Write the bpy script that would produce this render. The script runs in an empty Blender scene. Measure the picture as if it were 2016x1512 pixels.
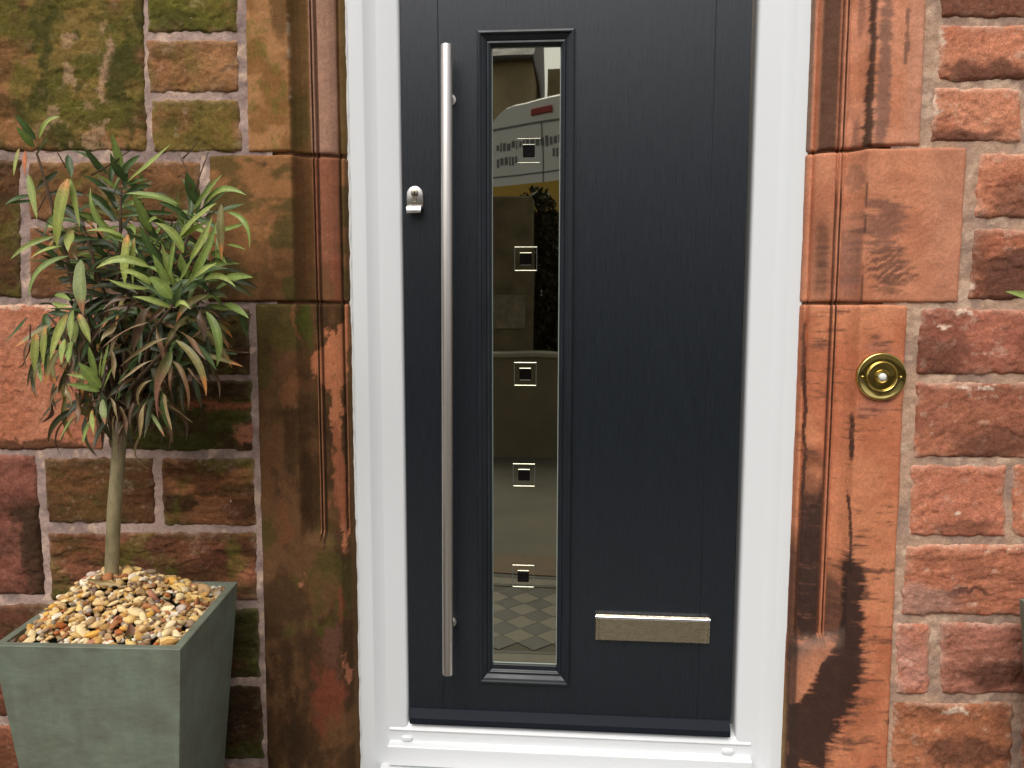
import bpy, math, random
import numpy as np
from mathutils import Vector, Matrix

S = bpy.context.scene
COL = S.collection
random.seed(7)
RNG = np.random.default_rng(11)

# ------------------------------------------------------------------ camera
FPX, CX, CY = 1606.0, 1008.0, 756.0
AX = np.array([[0.9969072218818076, -0.009714238296513304, 0.07798477116857631],
               [0.07857809624042077, 0.10788446519969952, -0.9910531897732867],
               [0.0012139815187345267, 0.9941159770081625, 0.10831412883820278]])   # columns: camera right, up, back
CAM = np.array([0.011790342451390878, -1.7964622479838261, 1.0499883674558266])
cd = bpy.data.cameras.new("camera")
cam = bpy.data.objects.new("camera", cd)
COL.objects.link(cam)
cd.sensor_width = 36.0
cd.lens = FPX / 2016.0 * 36.0
cd.clip_start = 0.05
cd.clip_end = 800
m = Matrix.Identity(4)
for r in range(3):
    for c in range(3):
        m[r][c] = AX[r, c]
    m[r][3] = CAM[r]
cam.matrix_world = m
S.camera = cam

# ------------------------------------------------------------------ light
SUN_EL, SUN_AZ = math.radians(52), math.radians(-16)      # azimuth measured from the street side (-Y) towards -X
w = bpy.data.worlds.new("World")
S.world = w
w.use_nodes = True
nt = w.node_tree
bg = nt.nodes["Background"]
sky = nt.nodes.new("ShaderNodeTexSky")
sky.sky_type = 'NISHITA'
sky.sun_disc = False
sky.sun_elevation = SUN_EL
sky.sun_rotation = math.pi + SUN_AZ * -1.0
sky.air_density = 1.0
sky.dust_density = 4.0
sky.ozone_density = 1.0
hs = nt.nodes.new("ShaderNodeHueSaturation")
hs.inputs["Saturation"].default_value = 0.22
nt.links.new(sky.outputs[0], hs.inputs["Color"])
nt.links.new(hs.outputs[0], bg.inputs[0])
bg.inputs[1].default_value = 0.12
sd = bpy.data.lights.new("sun", 'SUN')
sd.energy = 1.3
sd.angle = math.radians(50)
sd.color = (1.0, 0.95, 0.88)
sun = bpy.data.objects.new("sun", sd)
COL.objects.link(sun)
dirv = Vector((math.sin(SUN_AZ) * math.cos(SUN_EL), -math.cos(SUN_AZ) * math.cos(SUN_EL), math.sin(SUN_EL)))
sun.rotation_euler = dirv.to_track_quat('Z', 'Y').to_euler()
sun.location = (-3, -6, 8)
S.view_settings.view_transform = 'Standard'
S.view_settings.look = 'None'
S.view_settings.gamma = 1.0
S.view_settings.use_curve_mapping = False
S.view_settings.exposure = 0.30

# ------------------------------------------------------------------ helpers
def px(x, y, Y=0.0):
    """world point on the vertical plane at depth Y that lies behind photo pixel (x, y)"""
    x = np.asarray(x, float); y = np.asarray(y, float)
    v = (AX[:, 0][:, None] * ((x - CX) / FPX).reshape(1, -1) - AX[:, 1][:, None] * ((y - CY) / FPX).reshape(1, -1) - AX[:, 2][:, None])
    t = (np.asarray(Y, float).reshape(1, -1) - CAM[1]) / v[1:2]
    P = (CAM[:, None] + v * t).T
    return P[0] if P.shape[0] == 1 else P

def toimg(P):
    q = (np.asarray(P).reshape(-1, 3) - CAM) @ AX
    return CX + FPX * q[:, 0] / -q[:, 2], CY - FPX * q[:, 1] / -q[:, 2]

def srgb(r, g, b):
    f = lambda c: c / 255 / 12.92 if c / 255 <= .04045 else ((c / 255 + .055) / 1.055) ** 2.4
    return np.array([f(r), f(g), f(b)])

def vnoise(x, y, seed=0):
    xi = np.floor(x).astype(np.int64); yi = np.floor(y).astype(np.int64)
    fx = x - xi; fy = y - yi
    fx = fx * fx * fx * (fx * (fx * 6 - 15) + 10); fy = fy * fy * fy * (fy * (fy * 6 - 15) + 10)
    def h(a, b):
        n = (a * 374761393 + b * 668265263 + seed * 974634777) & 0xffffffff
        n = ((n ^ (n >> 13)) * 1274126177) & 0xffffffff
        n = ((n ^ (n >> 16)) * 2246822519) & 0xffffffff
        return ((n ^ (n >> 15)) & 0xffff) / 65535.0
    a = h(xi, yi); b = h(xi + 1, yi); c = h(xi, yi + 1); d = h(xi + 1, yi + 1)
    return (a + (b - a) * fx) * (1 - fy) + (c + (d - c) * fx) * fy

def fbm(x, y, seed=0, octv=4, gain=.5):
    s = 0; a = 1; tot = 0
    for i in range(octv):
        s = s + a * vnoise(x * 2 ** i + 17.3 * i, y * 2 ** i - 9.1 * i, seed + i * 31)
        tot += a; a *= gain
    return s / tot

def sstep(a, b, x):
    t = np.clip((x - a) / (b - a), 0, 1)
    return t * t * (3 - 2 * t)

def mixc(c, d, m):
    return c + (np.asarray(d) - c) * np.asarray(m)[..., None]

def link(o, parent=None):
    COL.objects.link(o)
    if parent is not None:
        o.parent = parent
    return o

def tag(o, label, cat, group=None, kind=None):
    o['label'] = label
    o['category'] = cat
    if group: o['group'] = group
    if kind: o['kind'] = kind
    return o

def thing(name, label, cat, group=None, loc=(0, 0, 0)):
    o = bpy.data.objects.new(name, None)
    o.empty_display_size = .05
    o.location = loc
    COL.objects.link(o)
    return tag(o, label, cat, group)

def mesh_from(name, verts, faces, mat, parent=None, smooth=False, tint=None, kind=None):
    me = bpy.data.meshes.new(name)
    me.from_pydata([tuple(map(float, v)) for v in verts], [], [tuple(f) for f in faces])
    me.update()
    if tint is not None:
        a = me.attributes.new("tint", 'FLOAT_COLOR', 'POINT')
        t = np.ones((len(me.vertices), 4), np.float32); t[:, :3] = np.asarray(tint)
        a.data.foreach_set("color", t.ravel())
    if smooth:
        me.polygons.foreach_set("use_smooth", [True] * len(me.polygons))
    me.materials.append(mat)
    o = bpy.data.objects.new(name, me)
    link(o, parent)
    if kind: o['kind'] = kind
    return o

def grid_obj(name, P, mat, parent=None, tint=None, smooth=True, flip=False, kind=None):
    nv, nu = P.shape[:2]
    me = bpy.data.meshes.new(name)
    n = nu * nv
    me.vertices.add(n)
    me.vertices.foreach_set("co", P.reshape(-1).astype(np.float32))
    i = np.arange(n).reshape(nv, nu)
    q = np.stack([i[:-1, :-1], i[:-1, 1:], i[1:, 1:], i[1:, :-1]], -1).reshape(-1, 4)
    if flip: q = q[:, ::-1]
    f = len(q)
    me.loops.add(4 * f)
    me.loops.foreach_set("vertex_index", q.reshape(-1).astype(np.int32))
    me.polygons.add(f)
    me.polygons.foreach_set("loop_start", np.arange(f, dtype=np.int32) * 4)
    if smooth: me.polygons.foreach_set("use_smooth", np.ones(f, bool))
    me.update(calc_edges=True)
    me.validate()
    if tint is not None:
        a = me.attributes.new("tint", 'FLOAT_COLOR', 'POINT')
        t = np.ones((n, 4), np.float32); t[:, :3] = np.clip(tint.reshape(-1, 3), 0.002, .95)
        a.data.foreach_set("color", t.ravel())
    me.materials.append(mat)
    o = bpy.data.objects.new(name, me)
    link(o, parent)
    if kind: o['kind'] = kind
    return o

class MB:
    def __init__(s): s.v = []; s.f = []
    def box(s, x0, x1, y0, y1, z0, z1, ch=0.0):
        b = len(s.v)
        if ch <= 0:
            s.v += [(x, y, z) for z in (z0, z1) for y in (y0, y1) for x in (x0, x1)]
            s.f += [tuple(b + k for k in q) for q in [(0, 2, 3, 1), (4, 5, 7, 6), (0, 1, 5, 4), (2, 6, 7, 3), (0, 4, 6, 2), (1, 3, 7, 5)]]
        else:
            c = ch
            pts = {}
            def P(p):
                if p not in pts:
                    pts[p] = len(s.v); s.v.append(p)
                return pts[p]
            X, Y, Z = (x0, x1), (y0, y1), (z0, z1)
            def cr(i, j, k, ax):
                sg = lambda n: c if n == 0 else -c
                p = [X[i], Y[j], Z[k]]
                for a, n in ((0, i), (1, j), (2, k)):
                    if a != ax: p[a] += sg(n)
                return P(tuple(p))
            for ax in range(3):
                for n in (0, 1):
                    o = [a for a in range(3) if a != ax]
                    def V(p, q):
                        ix = [0, 0, 0]; ix[ax] = n; ix[o[0]] = p; ix[o[1]] = q
                        return cr(*ix, ax)
                    s.f.append((V(0, 0), V(1, 0), V(1, 1), V(0, 1)))
            for a, b2 in ((0, 1), (0, 2), (1, 2)):
                k = 3 - a - b2
                for i in (0, 1):
                    for j in (0, 1):
                        def V(ax, n):
                            ix = [0, 0, 0]; ix[a] = i; ix[b2] = j; ix[k] = n
                            return cr(*ix, ax)
                        s.f.append((V(a, 0), V(a, 1), V(b2, 1), V(b2, 0)))
            for i in (0, 1):
                for j in (0, 1):
                    for k in (0, 1):
                        s.f.append((cr(i, j, k, 0), cr(i, j, k, 1), cr(i, j, k, 2)))
        return s
    def tube(s, pts, rad, n=10, caps=True):
        pts = [Vector(p) for p in pts]
        if not hasattr(rad, '__len__'): rad = [rad] * len(pts)
        b = len(s.v)
        up = None
        for i, p in enumerate(pts):
            t = (pts[min(i + 1, len(pts) - 1)] - pts[max(i - 1, 0)]).normalized()
            if up is None: up = t.orthogonal().normalized()
            up = (up - t * up.dot(t)).normalized()
            sd_ = t.cross(up)
            for k in range(n):
                a = 2 * math.pi * k / n
                s.v.append(tuple(p + (up * math.cos(a) + sd_ * math.sin(a)) * rad[i]))
        for i in range(len(pts) - 1):
            for k in range(n):
                s.f.append((b + i * n + k, b + i * n + (k + 1) % n, b + (i + 1) * n + (k + 1) % n, b + (i + 1) * n + k))
        if caps:
            s.f.append(tuple(b + k for k in range(n))[::-1])
            s.f.append(tuple(b + (len(pts) - 1) * n + k for k in range(n)))
        return s
    def lathe(s, prof, c, n=64):
        """prof: (r, d) pairs, revolved round the -Y axis at c (d = distance towards the street)"""
        b = len(s.v)
        for r, d in prof:
            for k in range(n):
                a = 2 * math.pi * k / n
                s.v.append((c[0] + r * math.cos(a), c[1] - d, c[2] + r * math.sin(a)))
        for i in range(len(prof) - 1):
            for k in range(n):
                s.f.append((b + i * n + k, b + i * n + (k + 1) % n, b + (i + 1) * n + (k + 1) % n, b + (i + 1) * n + k))
        s.f.append(tuple(b + (len(prof) - 1) * n + k for k in range(n)))
        return s
    def extrude_x(s, prof, x0, x1):
        """prof: closed (y, z) polygon"""
        b = len(s.v); n = len(prof)
        s.v += [(x0, y, z) for y, z in prof] + [(x1, y, z) for y, z in prof]
        for k in range(n):
            s.f.append((b + k, b + (k + 1) % n, b + n + (k + 1) % n, b + n + k))
        s.f += [tuple(b + k for k in range(n))[::-1], tuple(b + n + k for k in range(n))]
        return s
    def extrude_z(s, prof, z0, z1):
        b = len(s.v); n = len(prof)
        s.v += [(x, y, z0) for x, y in prof] + [(x, y, z1) for x, y in prof]
        for k in range(n):
            s.f.append((b + k, b + (k + 1) % n, b + n + (k + 1) % n, b + n + k))
        s.f += [tuple(b + k for k in range(n))[::-1], tuple(b + n + k for k in range(n))]
        return s
    def build(s, name, mat, parent=None, smooth=False, kind=None, sharp=None):
        o = mesh_from(name, s.v, s.f, mat, parent, smooth, None, kind)
        fix_normals(o.data)
        if sharp is not None:
            o.data.polygons.foreach_set("use_smooth", [True] * len(o.data.polygons))
            o.data.set_sharp_from_angle(angle=math.radians(sharp))
        return o

import bmesh
def fix_normals(me):
    bm = bmesh.new(); bm.from_mesh(me)
    bmesh.ops.recalc_face_normals(bm, faces=bm.faces)
    bm.to_mesh(me); bm.free()

# ------------------------------------------------------------------ materials
def mat(name):
    M = bpy.data.materials.new(name); M.use_nodes = True
    return M, M.node_tree, M.node_tree.nodes["Principled BSDF"]

def N(t, ty, **kw):
    n = t.nodes.new(ty)
    for k, v in kw.items(): setattr(n, k, v)
    return n

def noise_node(t, scale, detail=4, rough=.55, vec=None):
    n = N(t, "ShaderNodeTexNoise")
    n.inputs["Scale"].default_value = scale; n.inputs["Detail"].default_value = detail; n.inputs["Roughness"].default_value = rough
    if vec: t.links.new(vec, n.inputs["Vector"])
    return n

def maprange(t, src, a, b, c, d):
    n = N(t, "ShaderNodeMapRange")
    n.inputs[1].default_value = a; n.inputs[2].default_value = b; n.inputs[3].default_value = c; n.inputs[4].default_value = d
    t.links.new(src, n.inputs[0])
    return n

def mul_color(t, col_socket, fac_socket):
    n = N(t, "ShaderNodeVectorMath", operation='SCALE')
    t.links.new(col_socket, n.inputs[0]); t.links.new(fac_socket, n.inputs["Scale"])
    return n.outputs[0]

def coords(t, scale=(1, 1, 1), rot=(0, 0, 0)):
    tc = N(t, "ShaderNodeTexCoord"); mp = N(t, "ShaderNodeMapping")
    mp.inputs["Scale"].default_value = scale; mp.inputs["Rotation"].default_value = rot
    t.links.new(tc.outputs["Object"], mp.inputs["Vector"])
    return mp.outputs[0]

def bump(t, b, h, strength, dist, prev=None):
    n = N(t, "ShaderNodeBump")
    n.inputs["Strength"].default_value = strength; n.inputs["Distance"].default_value = dist
    t.links.new(h, n.inputs["Height"])
    if prev: t.links.new(prev.outputs[0], n.inputs["Normal"])
    t.links.new(n.outputs[0], b.inputs["Normal"])
    return n

def tint_mat(name, rough=.9, spec=.2, amp=.35, fine=350, bstr=.6, bdist=.002, transl=0, aniso=(1, 1, 1)):
    M, t, b = mat(name)
    at = N(t, "ShaderNodeAttribute", attribute_name="tint")
    v = coords(t, aniso)
    n1 = noise_node(t, fine, 3, .65, v); n2 = noise_node(t, fine * .28, 3, .6, v)
    r1 = maprange(t, n1.outputs[0], .3, .7, 1 - amp, 1 + amp)
    r2 = maprange(t, n2.outputs[0], .3, .7, 1 - amp * .6, 1 + amp * .6)
    mu = N(t, "ShaderNodeMath", operation='MULTIPLY')
    t.links.new(r1.outputs[0], mu.inputs[0]); t.links.new(r2.outputs[0], mu.inputs[1])
    c = mul_color(t, at.outputs["Color"], mu.outputs[0])
    t.links.new(c, b.inputs["Base Color"])
    b.inputs["Roughness"].default_value = rough
    b.inputs["Specular IOR Level"].default_value = spec
    if bstr:
        p = bump(t, b, n2.outputs[0], bstr, bdist * 2)
        bump(t, b, n1.outputs[0], bstr, bdist, p)
    return M

def plain(name, col, rough=.5, spec=.5, metal=0, var=0, vscale=20, bstr=0, bscale=200, bdist=.001, aniso=(1, 1, 1), coat=0):
    M, t, b = mat(name)
    b.inputs["Base Color"].default_value = (*col, 1)
    b.inputs["Roughness"].default_value = rough
    b.inputs["Specular IOR Level"].default_value = spec
    b.inputs["Metallic"].default_value = metal
    b.inputs["Coat Weight"].default_value = coat
    v = coords(t, aniso)
    if var:
        n1 = noise_node(t, vscale, 5, .6, v)
        r = maprange(t, n1.outputs[0], .3, .7, 1 - var, 1 + var)
        rgb = N(t, "ShaderNodeRGB"); rgb.outputs[0].default_value = (*col, 1)
        t.links.new(mul_color(t, rgb.outputs[0], r.outputs[0]), b.inputs["Base Color"])
        rr = maprange(t, n1.outputs[0], .3, .7, max(rough - .08, 0), rough + .08)
        t.links.new(rr.outputs[0], b.inputs["Roughness"])
    if bstr:
        n2 = noise_node(t, bscale, 4, .6, v)
        bump(t, b, n2.outputs[0], bstr, bdist)
    return M

STONE = tint_mat("sandstone", .92, .15, .34, 420, .55, .0016)
DRESSED = tint_mat("dressed_sandstone", .9, .15, .22, 480, .4, .0009)
MORTAR = tint_mat("mortar", .95, .1, .22, 380, .6, .0016)
LEAF = None
PVC = plain("white_upvc", (.775, .79, .80), .26, .5)
CAULK = plain("white_sealant", (.74, .73, .70), .5, .4, var=.06, vscale=60, bstr=.3, bscale=90, bdist=.002)

# ------------------------------------------------------------------ stone colours (real albedo of the sandstone, its moss, soot and lime)
OCHRE = srgb(150, 104, 58); TAN = srgb(172, 124, 88); BROWN = srgb(108, 72, 42); DKBROWN = srgb(74, 50, 31); UMBER = srgb(56, 42, 27)
MOSS = srgb(98, 104, 28); DKMOSS = srgb(66, 66, 26); ORANGE = srgb(198, 118, 76); RUST = srgb(176, 96, 64); PINK = srgb(188, 124, 100)
PURPLE = srgb(122, 74, 64); SOOT = srgb(62, 44, 38); LIME = srgb(222, 190, 164); PEACH = srgb(196, 128, 88); LICHEN = srgb(182, 146, 112)

def mute(c, k=.10):
    l = c.mean(-1, keepdims=True)
    return c + (l - c) * k

def rock(parent, x0, y0, x1, y1, c1, c2, seed, moss=0, strata=0, dark=0, pale=.3, amp=.006, c3=None, extra=None, skew=(0, 0, 0, 0), res=.0031, mossc=None, ledge=1.0):
    """one rock-faced block whose outline, seen on the wall plane, runs from (x0, y0) to (x1, y1); skew shifts the corners tl, tr, br, bl in x"""
    cs = px([x0 + skew[0], x1 + skew[1], x1 + skew[2], x0 + skew[3]], [y0, y0, y1, y1], 0.0)
    W = np.linalg.norm(cs[1] - cs[0]); H = np.linalg.norm(cs[3] - cs[0])
    nu = max(int(W / res), 6) + 1; nv = max(int(H / res), 6) + 1
    u, v = np.meshgrid(np.linspace(0, 1, nu), np.linspace(0, 1, nv))
    P = (cs[0] * ((1 - u) * (1 - v))[..., None] + cs[1] * (u * (1 - v))[..., None] + cs[2] * (u * v)[..., None] + cs[3] * ((1 - u) * v)[..., None])
    X, Z = P[..., 0], P[..., 2]
    # distance inside a rounded rectangle, ragged
    r = .006
    qx = np.abs(u - .5) * W - (W / 2 - r); qy = np.abs(v - .5) * H - (H / 2 - r)
    e = -(np.hypot(np.maximum(qx, 0), np.maximum(qy, 0)) + np.minimum(np.maximum(qx, qy), 0) - r)
    e = e + (fbm(X * 45, Z * 45, seed + 5, 3) - .45) * .010
    rise = .0120 * (1 - np.exp(-np.maximum(e, 0) / .0028)) - .004 * (e < 0)
    inn = sstep(0, .016, e)
    rel = (fbm(X * 7, Z * 9, seed + 1, 5, .55) - .42) * 1.6
    st = fbm(X * 5, Z * 38 + 2.0 * fbm(X * 6, Z * 6, seed + 2, 2), seed + 3, 4, .6)
    stp = np.floor(st * 5) / 5 + sstep(.82, 1, st * 5 % 1) / 5
    fac = np.abs(fbm(X * 11 + Z * 5, Z * 15 - X * 4, seed + 7, 4) - .5) * 2
    h = amp * (rel + ledge * strata * 2.2 * (stp - .45) + .6 * (1 - fac) - .2) + .0034 * (fbm(X * 70, Z * 80, seed + 9, 4, .6) - .5) * 2
    ch = fbm(X * 15 + 3, Z * 19, seed + 77, 4, .55)
    h = h - .0035 * sstep(.56, .575, ch)
    Yv = .0072 - rise - h * inn * .58
    P[..., 1] = Yv
    # colour
    n1 = fbm(X * 9, Z * 13, seed + 21, 5, .6); n2 = fbm(X * 30, Z * 34, seed + 23, 4, .6); n3 = fbm(X * 6, Z * 42, seed + 25, 4)
    c = mixc(np.broadcast_to(c1, P.shape).copy(), c2, sstep(.35, .65, n1 * .7 + n2 * .3))
    if c3 is not None: c = mixc(c, c3, sstep(.45, .62, fbm(X * 12, Z * 30, seed + 27, 4)))
    if strata: c = mixc(c, c * .45, np.clip(strata, 0, 1) * np.exp(-((st * 5 % 1 - .86) / .07) ** 2) * sstep(.35, .6, fbm(X * 10, Z * 20, seed + 75, 4)) * inn)
    if strata: c = mixc(c, c * .62, strata * sstep(.42, .66, n3))
    # patchy dark brown, heavier towards the bottom of each block
    if dark: c = mixc(c, DKBROWN * .9, np.clip(dark * sstep(.4, .68, fbm(X * 7, Z * 15, seed + 29, 4) + .25 * (v - .5)), 0, 1))
    if moss: c = mixc(c, mossc if mossc is not None else MOSS, np.clip(moss, 0, 1) * sstep(.62 - .22 * moss, .78 - .15 * moss, fbm(X * 13, Z * 12, seed + 31, 6, .62) + .05))
    if moss: c = mixc(c, DKMOSS, .8 * np.clip(moss, 0, 1) * sstep(.5, .65, fbm(X * 8, Z * 20, seed + 33, 5, .6)))
    if pale:
        ed = np.exp(-np.maximum(e, 0) / .006)
        c = mixc(c, LIME, np.clip(pale * 1.4 * ed * sstep(.42, .7, fbm(X * 50, Z * 50, seed + 35, 3) + .16 * (v < .25)), 0, 1))
        c = mixc(c, LIME, pale * .55 * sstep(.66, .74, fbm(X * 40, Z * 55, seed + 37, 5, .65)))
    c = c * (.84 + .32 * n2)[..., None]
    if extra is not None:
        gx = x0 + (x1 - x0) * u; gy = y0 + (y1 - y0) * v
        gx = gx + 46 * (fbm(X * 24, Z * 22, seed + 71, 6, .66) - .5); gy = gy + 46 * (fbm(X * 24, Z * 22, seed + 73, 6, .66) - .5)
        c = extra(c, gx, gy, X, Z, seed)
    return grid_obj("stone", P, STONE, parent, mute(c, .15 if x0 > 1000 else .10) * (np.array([1.05, 1.07, 1.05]) if x0 > 1000 else np.array([.97, .91, .86])), flip=True)

def blob(x, y, cx, cy, rx, ry, p=2):
    return np.exp(-(np.abs((x - cx) / rx) ** p + np.abs((y - cy) / ry) ** p))

def mortar_sheet(parent, xa, xb, za, zb, c1, c2, seed, res=.005):
    nu = int((xb - xa) / res) + 1; nv = int((zb - za) / res) + 1
    X, Z = np.meshgrid(np.linspace(xa, xb, nu), np.linspace(zb, za, nv))
    Y = .0002 + (fbm(X * 60, Z * 60, seed, 4) - .5) * .006 + (fbm(X * 8, Z * 8, seed + 3, 3) - .5) * .004
    n = fbm(X * 14, Z * 14, seed + 5, 5, .6)
    c = mixc(np.broadcast_to(c1, X.shape + (3,)).copy(), c2, sstep(.35, .65, n))
    c = mixc(c, LIME * .95, .6 * sstep(.58, .72, fbm(X * 40, Z * 40, seed + 7, 4)))
    return grid_obj("mortar", np.stack([X, Y, Z], -1), MORTAR, parent, c, flip=True)

# ------------------------------------------------------------------ the wall beside the planter
WL = thing("stone_wall", "mossy brown rock-faced sandstone wall with grey mortar behind the leafy potted tree", "wall")
mortar_sheet(WL, -1.62, -.66, -.2, 1.95, srgb(150, 128, 120), srgb(178, 152, 140), 301)

def ex_L1(c, x, y, X, Z, s):
    b = sstep(.40, .60, fbm(X * 10, Z * 8, 903, 5, .6) + .32 * blob(x, y, 150, 60, 90, 200) - .12 * blob(x, y, -40, 250, 120, 100))
    c = mixc(c, MOSS, .5 * b)
    c = mixc(c, DKMOSS, .85 * sstep(.46, .6, fbm(X * 12, Z * 9, 905, 5, .6) + .25 * blob(x, y, 245, 140, 40, 170) - .1))
    run = 203 + 10 * np.sin(y / 38) + 22 * (fbm(X * 3, Z * 14, 907, 3) - .5)
    c = mixc(c, LICHEN * .95, .85 * np.exp(-((x - run) / 7) ** 2) * sstep(.42, .55, fbm(X * 30, Z * 22, 909, 3)) * (y < 215))
    c = mixc(c, LICHEN, .6 * sstep(.56, .66, fbm(X * 26, Z * 26, 911, 5, .65)) * (x < 205) * sstep(40, 140, x) * (y > 60))
    return c
rock(WL, -420, -330, 281, 299, srgb(112, 80, 42), srgb(88, 62, 32), 11, moss=.35, pale=.2, amp=.008, c3=srgb(150, 104, 62), extra=ex_L1, skew=(0, -4, 10, 0))
rock(WL, 286, -330, 468, 65, srgb(128, 92, 50), srgb(100, 76, 38), 12, moss=.7, pale=.2, amp=.005, skew=(0, -3, 0, 4))
rock(WL, 288, 78, 469, 184, srgb(166, 118, 74), srgb(142, 96, 58), 13, moss=.35, dark=.35, pale=.35, amp=.006, skew=(0, 0, 3, 5))
rock(WL, 296, 194, 475, 300, srgb(158, 116, 70), srgb(136, 96, 52), 14, moss=.5, pale=.3, amp=.006, skew=(0, -2, 3, 5))
rock(WL, -420, 314, 42, 588, srgb(106, 72, 38), srgb(78, 54, 30), 15, moss=.4, dark=.5, pale=.1, amp=.007)
rock(WL, 56, 317, 396, 436, srgb(142, 98, 60), srgb(112, 78, 44), 16, moss=.4, dark=.3, pale=.25, amp=.006)
rock(WL, 58, 446, 236, 588, srgb(160, 102, 66), srgb(122, 80, 48), 17, moss=.2, dark=.4, pale=.2, amp=.006, strata=.3)
rock(WL, 248, 446, 402, 588, srgb(112, 74, 42), srgb(84, 58, 34), 18, moss=.5, dark=.5, pale=.1, amp=.006)
def ex_L8(c, x, y, X, Z, s):
    c = mixc(c, DKBROWN, .8 * sstep(.35, .6, blob(x, y, 60, 885, 160, 22) + .5 * (fbm(X * 20, Z * 20, 921, 4) - .5)))
    c = mixc(c, LIME, .7 * sstep(.5, .7, blob(x, y, 80, 598, 120, 12) + .6 * (fbm(X * 30, Z * 40, 923, 4) - .5)))
    return c
rock(WL, -420, 598, 203, 886, srgb(194, 126, 94), srgb(176, 108, 76), 19, pale=.15, amp=.0045, extra=ex_L8)
rock(WL, 214, 606, 493, 738, srgb(98, 62, 36), srgb(70, 48, 28), 20, moss=.55, dark=.6, pale=.12, amp=.007, strata=.5)
def ex_L10(c, x, y, X, Z, s):
    line = 797 + 14 * (fbm(X * 20, Z * 1, 931, 3) - .5)
    c = mixc(c, srgb(160, 94, 62), .9 * np.exp(-((y - line) / 7) ** 2) * sstep(340, 380, x))
    c = mixc(c, srgb(176, 112, 82), .8 * sstep(.4, .7, blob(x, y, 485, 855, 26, 34) + .5 * (fbm(X * 30, Z * 40, 933, 3) - .5)))
    return c
rock(WL, 214, 748, 498, 888, srgb(84, 62, 32), srgb(66, 48, 26), 21, moss=.9, mossc=srgb(72, 76, 24), dark=.5, pale=.1, amp=.007, strata=.8, extra=ex_L10)
def ex_L11(c, x, y, X, Z, s):
    edge = 36 + 50 * (fbm(X * 3, Z * 10, 941, 3) - .5) + (y - 890) * .05
    c = mixc(c, UMBER * 1.05, .85 * sstep(-8, 10, x - edge) * sstep(960, 1010, y))
    return c
rock(WL, -420, 893, 74, 1172, srgb(150, 92, 76), srgb(112, 66, 52), 22, dark=.5, pale=.1, amp=.008, extra=ex_L11, skew=(0, -2, 16, 0))
rock(WL, 90, 899, 304, 1031, srgb(124, 82, 46), srgb(92, 64, 36), 23, moss=.45, mossc=DKMOSS, dark=.5, pale=.25, amp=.009, strata=.35, skew=(-4, 0, 4, 4))
rock(WL, 317, 901, 501, 1035, srgb(122, 78, 46), srgb(88, 60, 34), 24, moss=.45, dark=.5, pale=.2, amp=.007, strata=1, c3=srgb(160, 106, 66), skew=(0, 0, 4, 4))
rock(WL, 94, 1046, 505, 1183, srgb(130, 80, 50), srgb(94, 58, 36), 25, moss=.45, dark=.55, pale=.25, amp=.008, strata=1, c3=srgb(156, 98, 68), skew=(-2, 0, 4, 8))
rock(WL, 300, 1196, 510, 1335, srgb(86, 60, 34), srgb(66, 46, 28), 26, moss=.9, mossc=srgb(74, 80, 24), dark=.6, pale=.12, amp=.008, strata=.6, skew=(0, 0, 4, 0))
rock(WL, 300, 1347, 517, 1494, srgb(82, 58, 32), srgb(62, 44, 26), 27, moss=.8, mossc=srgb(70, 74, 24), dark=.6, pale=.1, amp=.008, strata=.4, skew=(-2, 0, 4, 0))
rock(WL, -420, 1187, 285, 1410, srgb(128, 78, 56), srgb(94, 58, 40), 28, moss=.3, dark=.4, pale=.15, amp=.007)
rock(WL, -420, 1424, 288, 1640, srgb(150, 92, 66), srgb(120, 72, 50), 29, moss=.1, dark=.3, pale=.2, amp=.007)
rock(WL, 300, 1508, 522, 1660, srgb(150, 96, 76), srgb(120, 74, 58), 30, moss=.2, dark=.3, pale=.3, amp=.006)

# ------------------------------------------------------------------ the wall with the bell
WR = thing("stone_wall", "warm orange-red rock-faced sandstone wall with sandy mortar past the brass bell", "wall")
mortar_sheet(WR, .66, 1.65, -.2, 1.95, srgb(160, 132, 116), srgb(186, 152, 128), 401)
O1, O2, O3 = srgb(202, 122, 84), srgb(180, 102, 68), srgb(190, 122, 96)
def ex_R(dk, lm):
    def f(c, x, y, X, Z, s):
        n = fbm(X * 16, Z * 30, s + 61, 4)
        for (cx, cy, rx, ry, a) in dk:
            c = mixc(c, srgb(104, 62, 46), np.clip(a * sstep(.3, .75, blob(x, y, cx, cy, rx, ry) + .8 * (n - .5)), 0, 1))
        for (cx, cy, rx, ry) in lm:
            c = mixc(c, LIME * 1.05, .85 * sstep(.55, .7, .62 * blob(x, y, cx, cy, rx, ry) + .8 * (fbm(X * 60, Z * 70, s + 63, 4) - .42)))
        return c
    return f
rock(WR, 1852, -330, 2420, 36, O2, srgb(146, 84, 56), 51, dark=.25, pale=.5, amp=.009, extra=ex_R([(1920, 20, 150, 40, .7)], []))
rock(WR, 1847, 48, 2400, 160, O1, O2, 52, pale=.6, amp=.009, extra=ex_R([(1930, 145, 120, 30, .85)], [(1850, 70, 12, 40)]))
rock(WR, 1834, 173, 2011, 281, O1, O2, 53, pale=.6, amp=.007, c3=srgb(206, 128, 90), extra=ex_R([(1910, 270, 100, 30, .8)], [(1840, 215, 14, 40)]), skew=(4, 0, 0, -4))
rock(WR, 2024, 173, 2420, 281, O1, O2, 54, pale=.5, amp=.008)
rock(WR, 1924, 300, 2420, 431, O1, srgb(164, 90, 58), 55, dark=.3, pale=.45, amp=.008, skew=(2, 0, 0, -8), extra=ex_R([(2010, 400, 60, 60, .6)], []))
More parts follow.
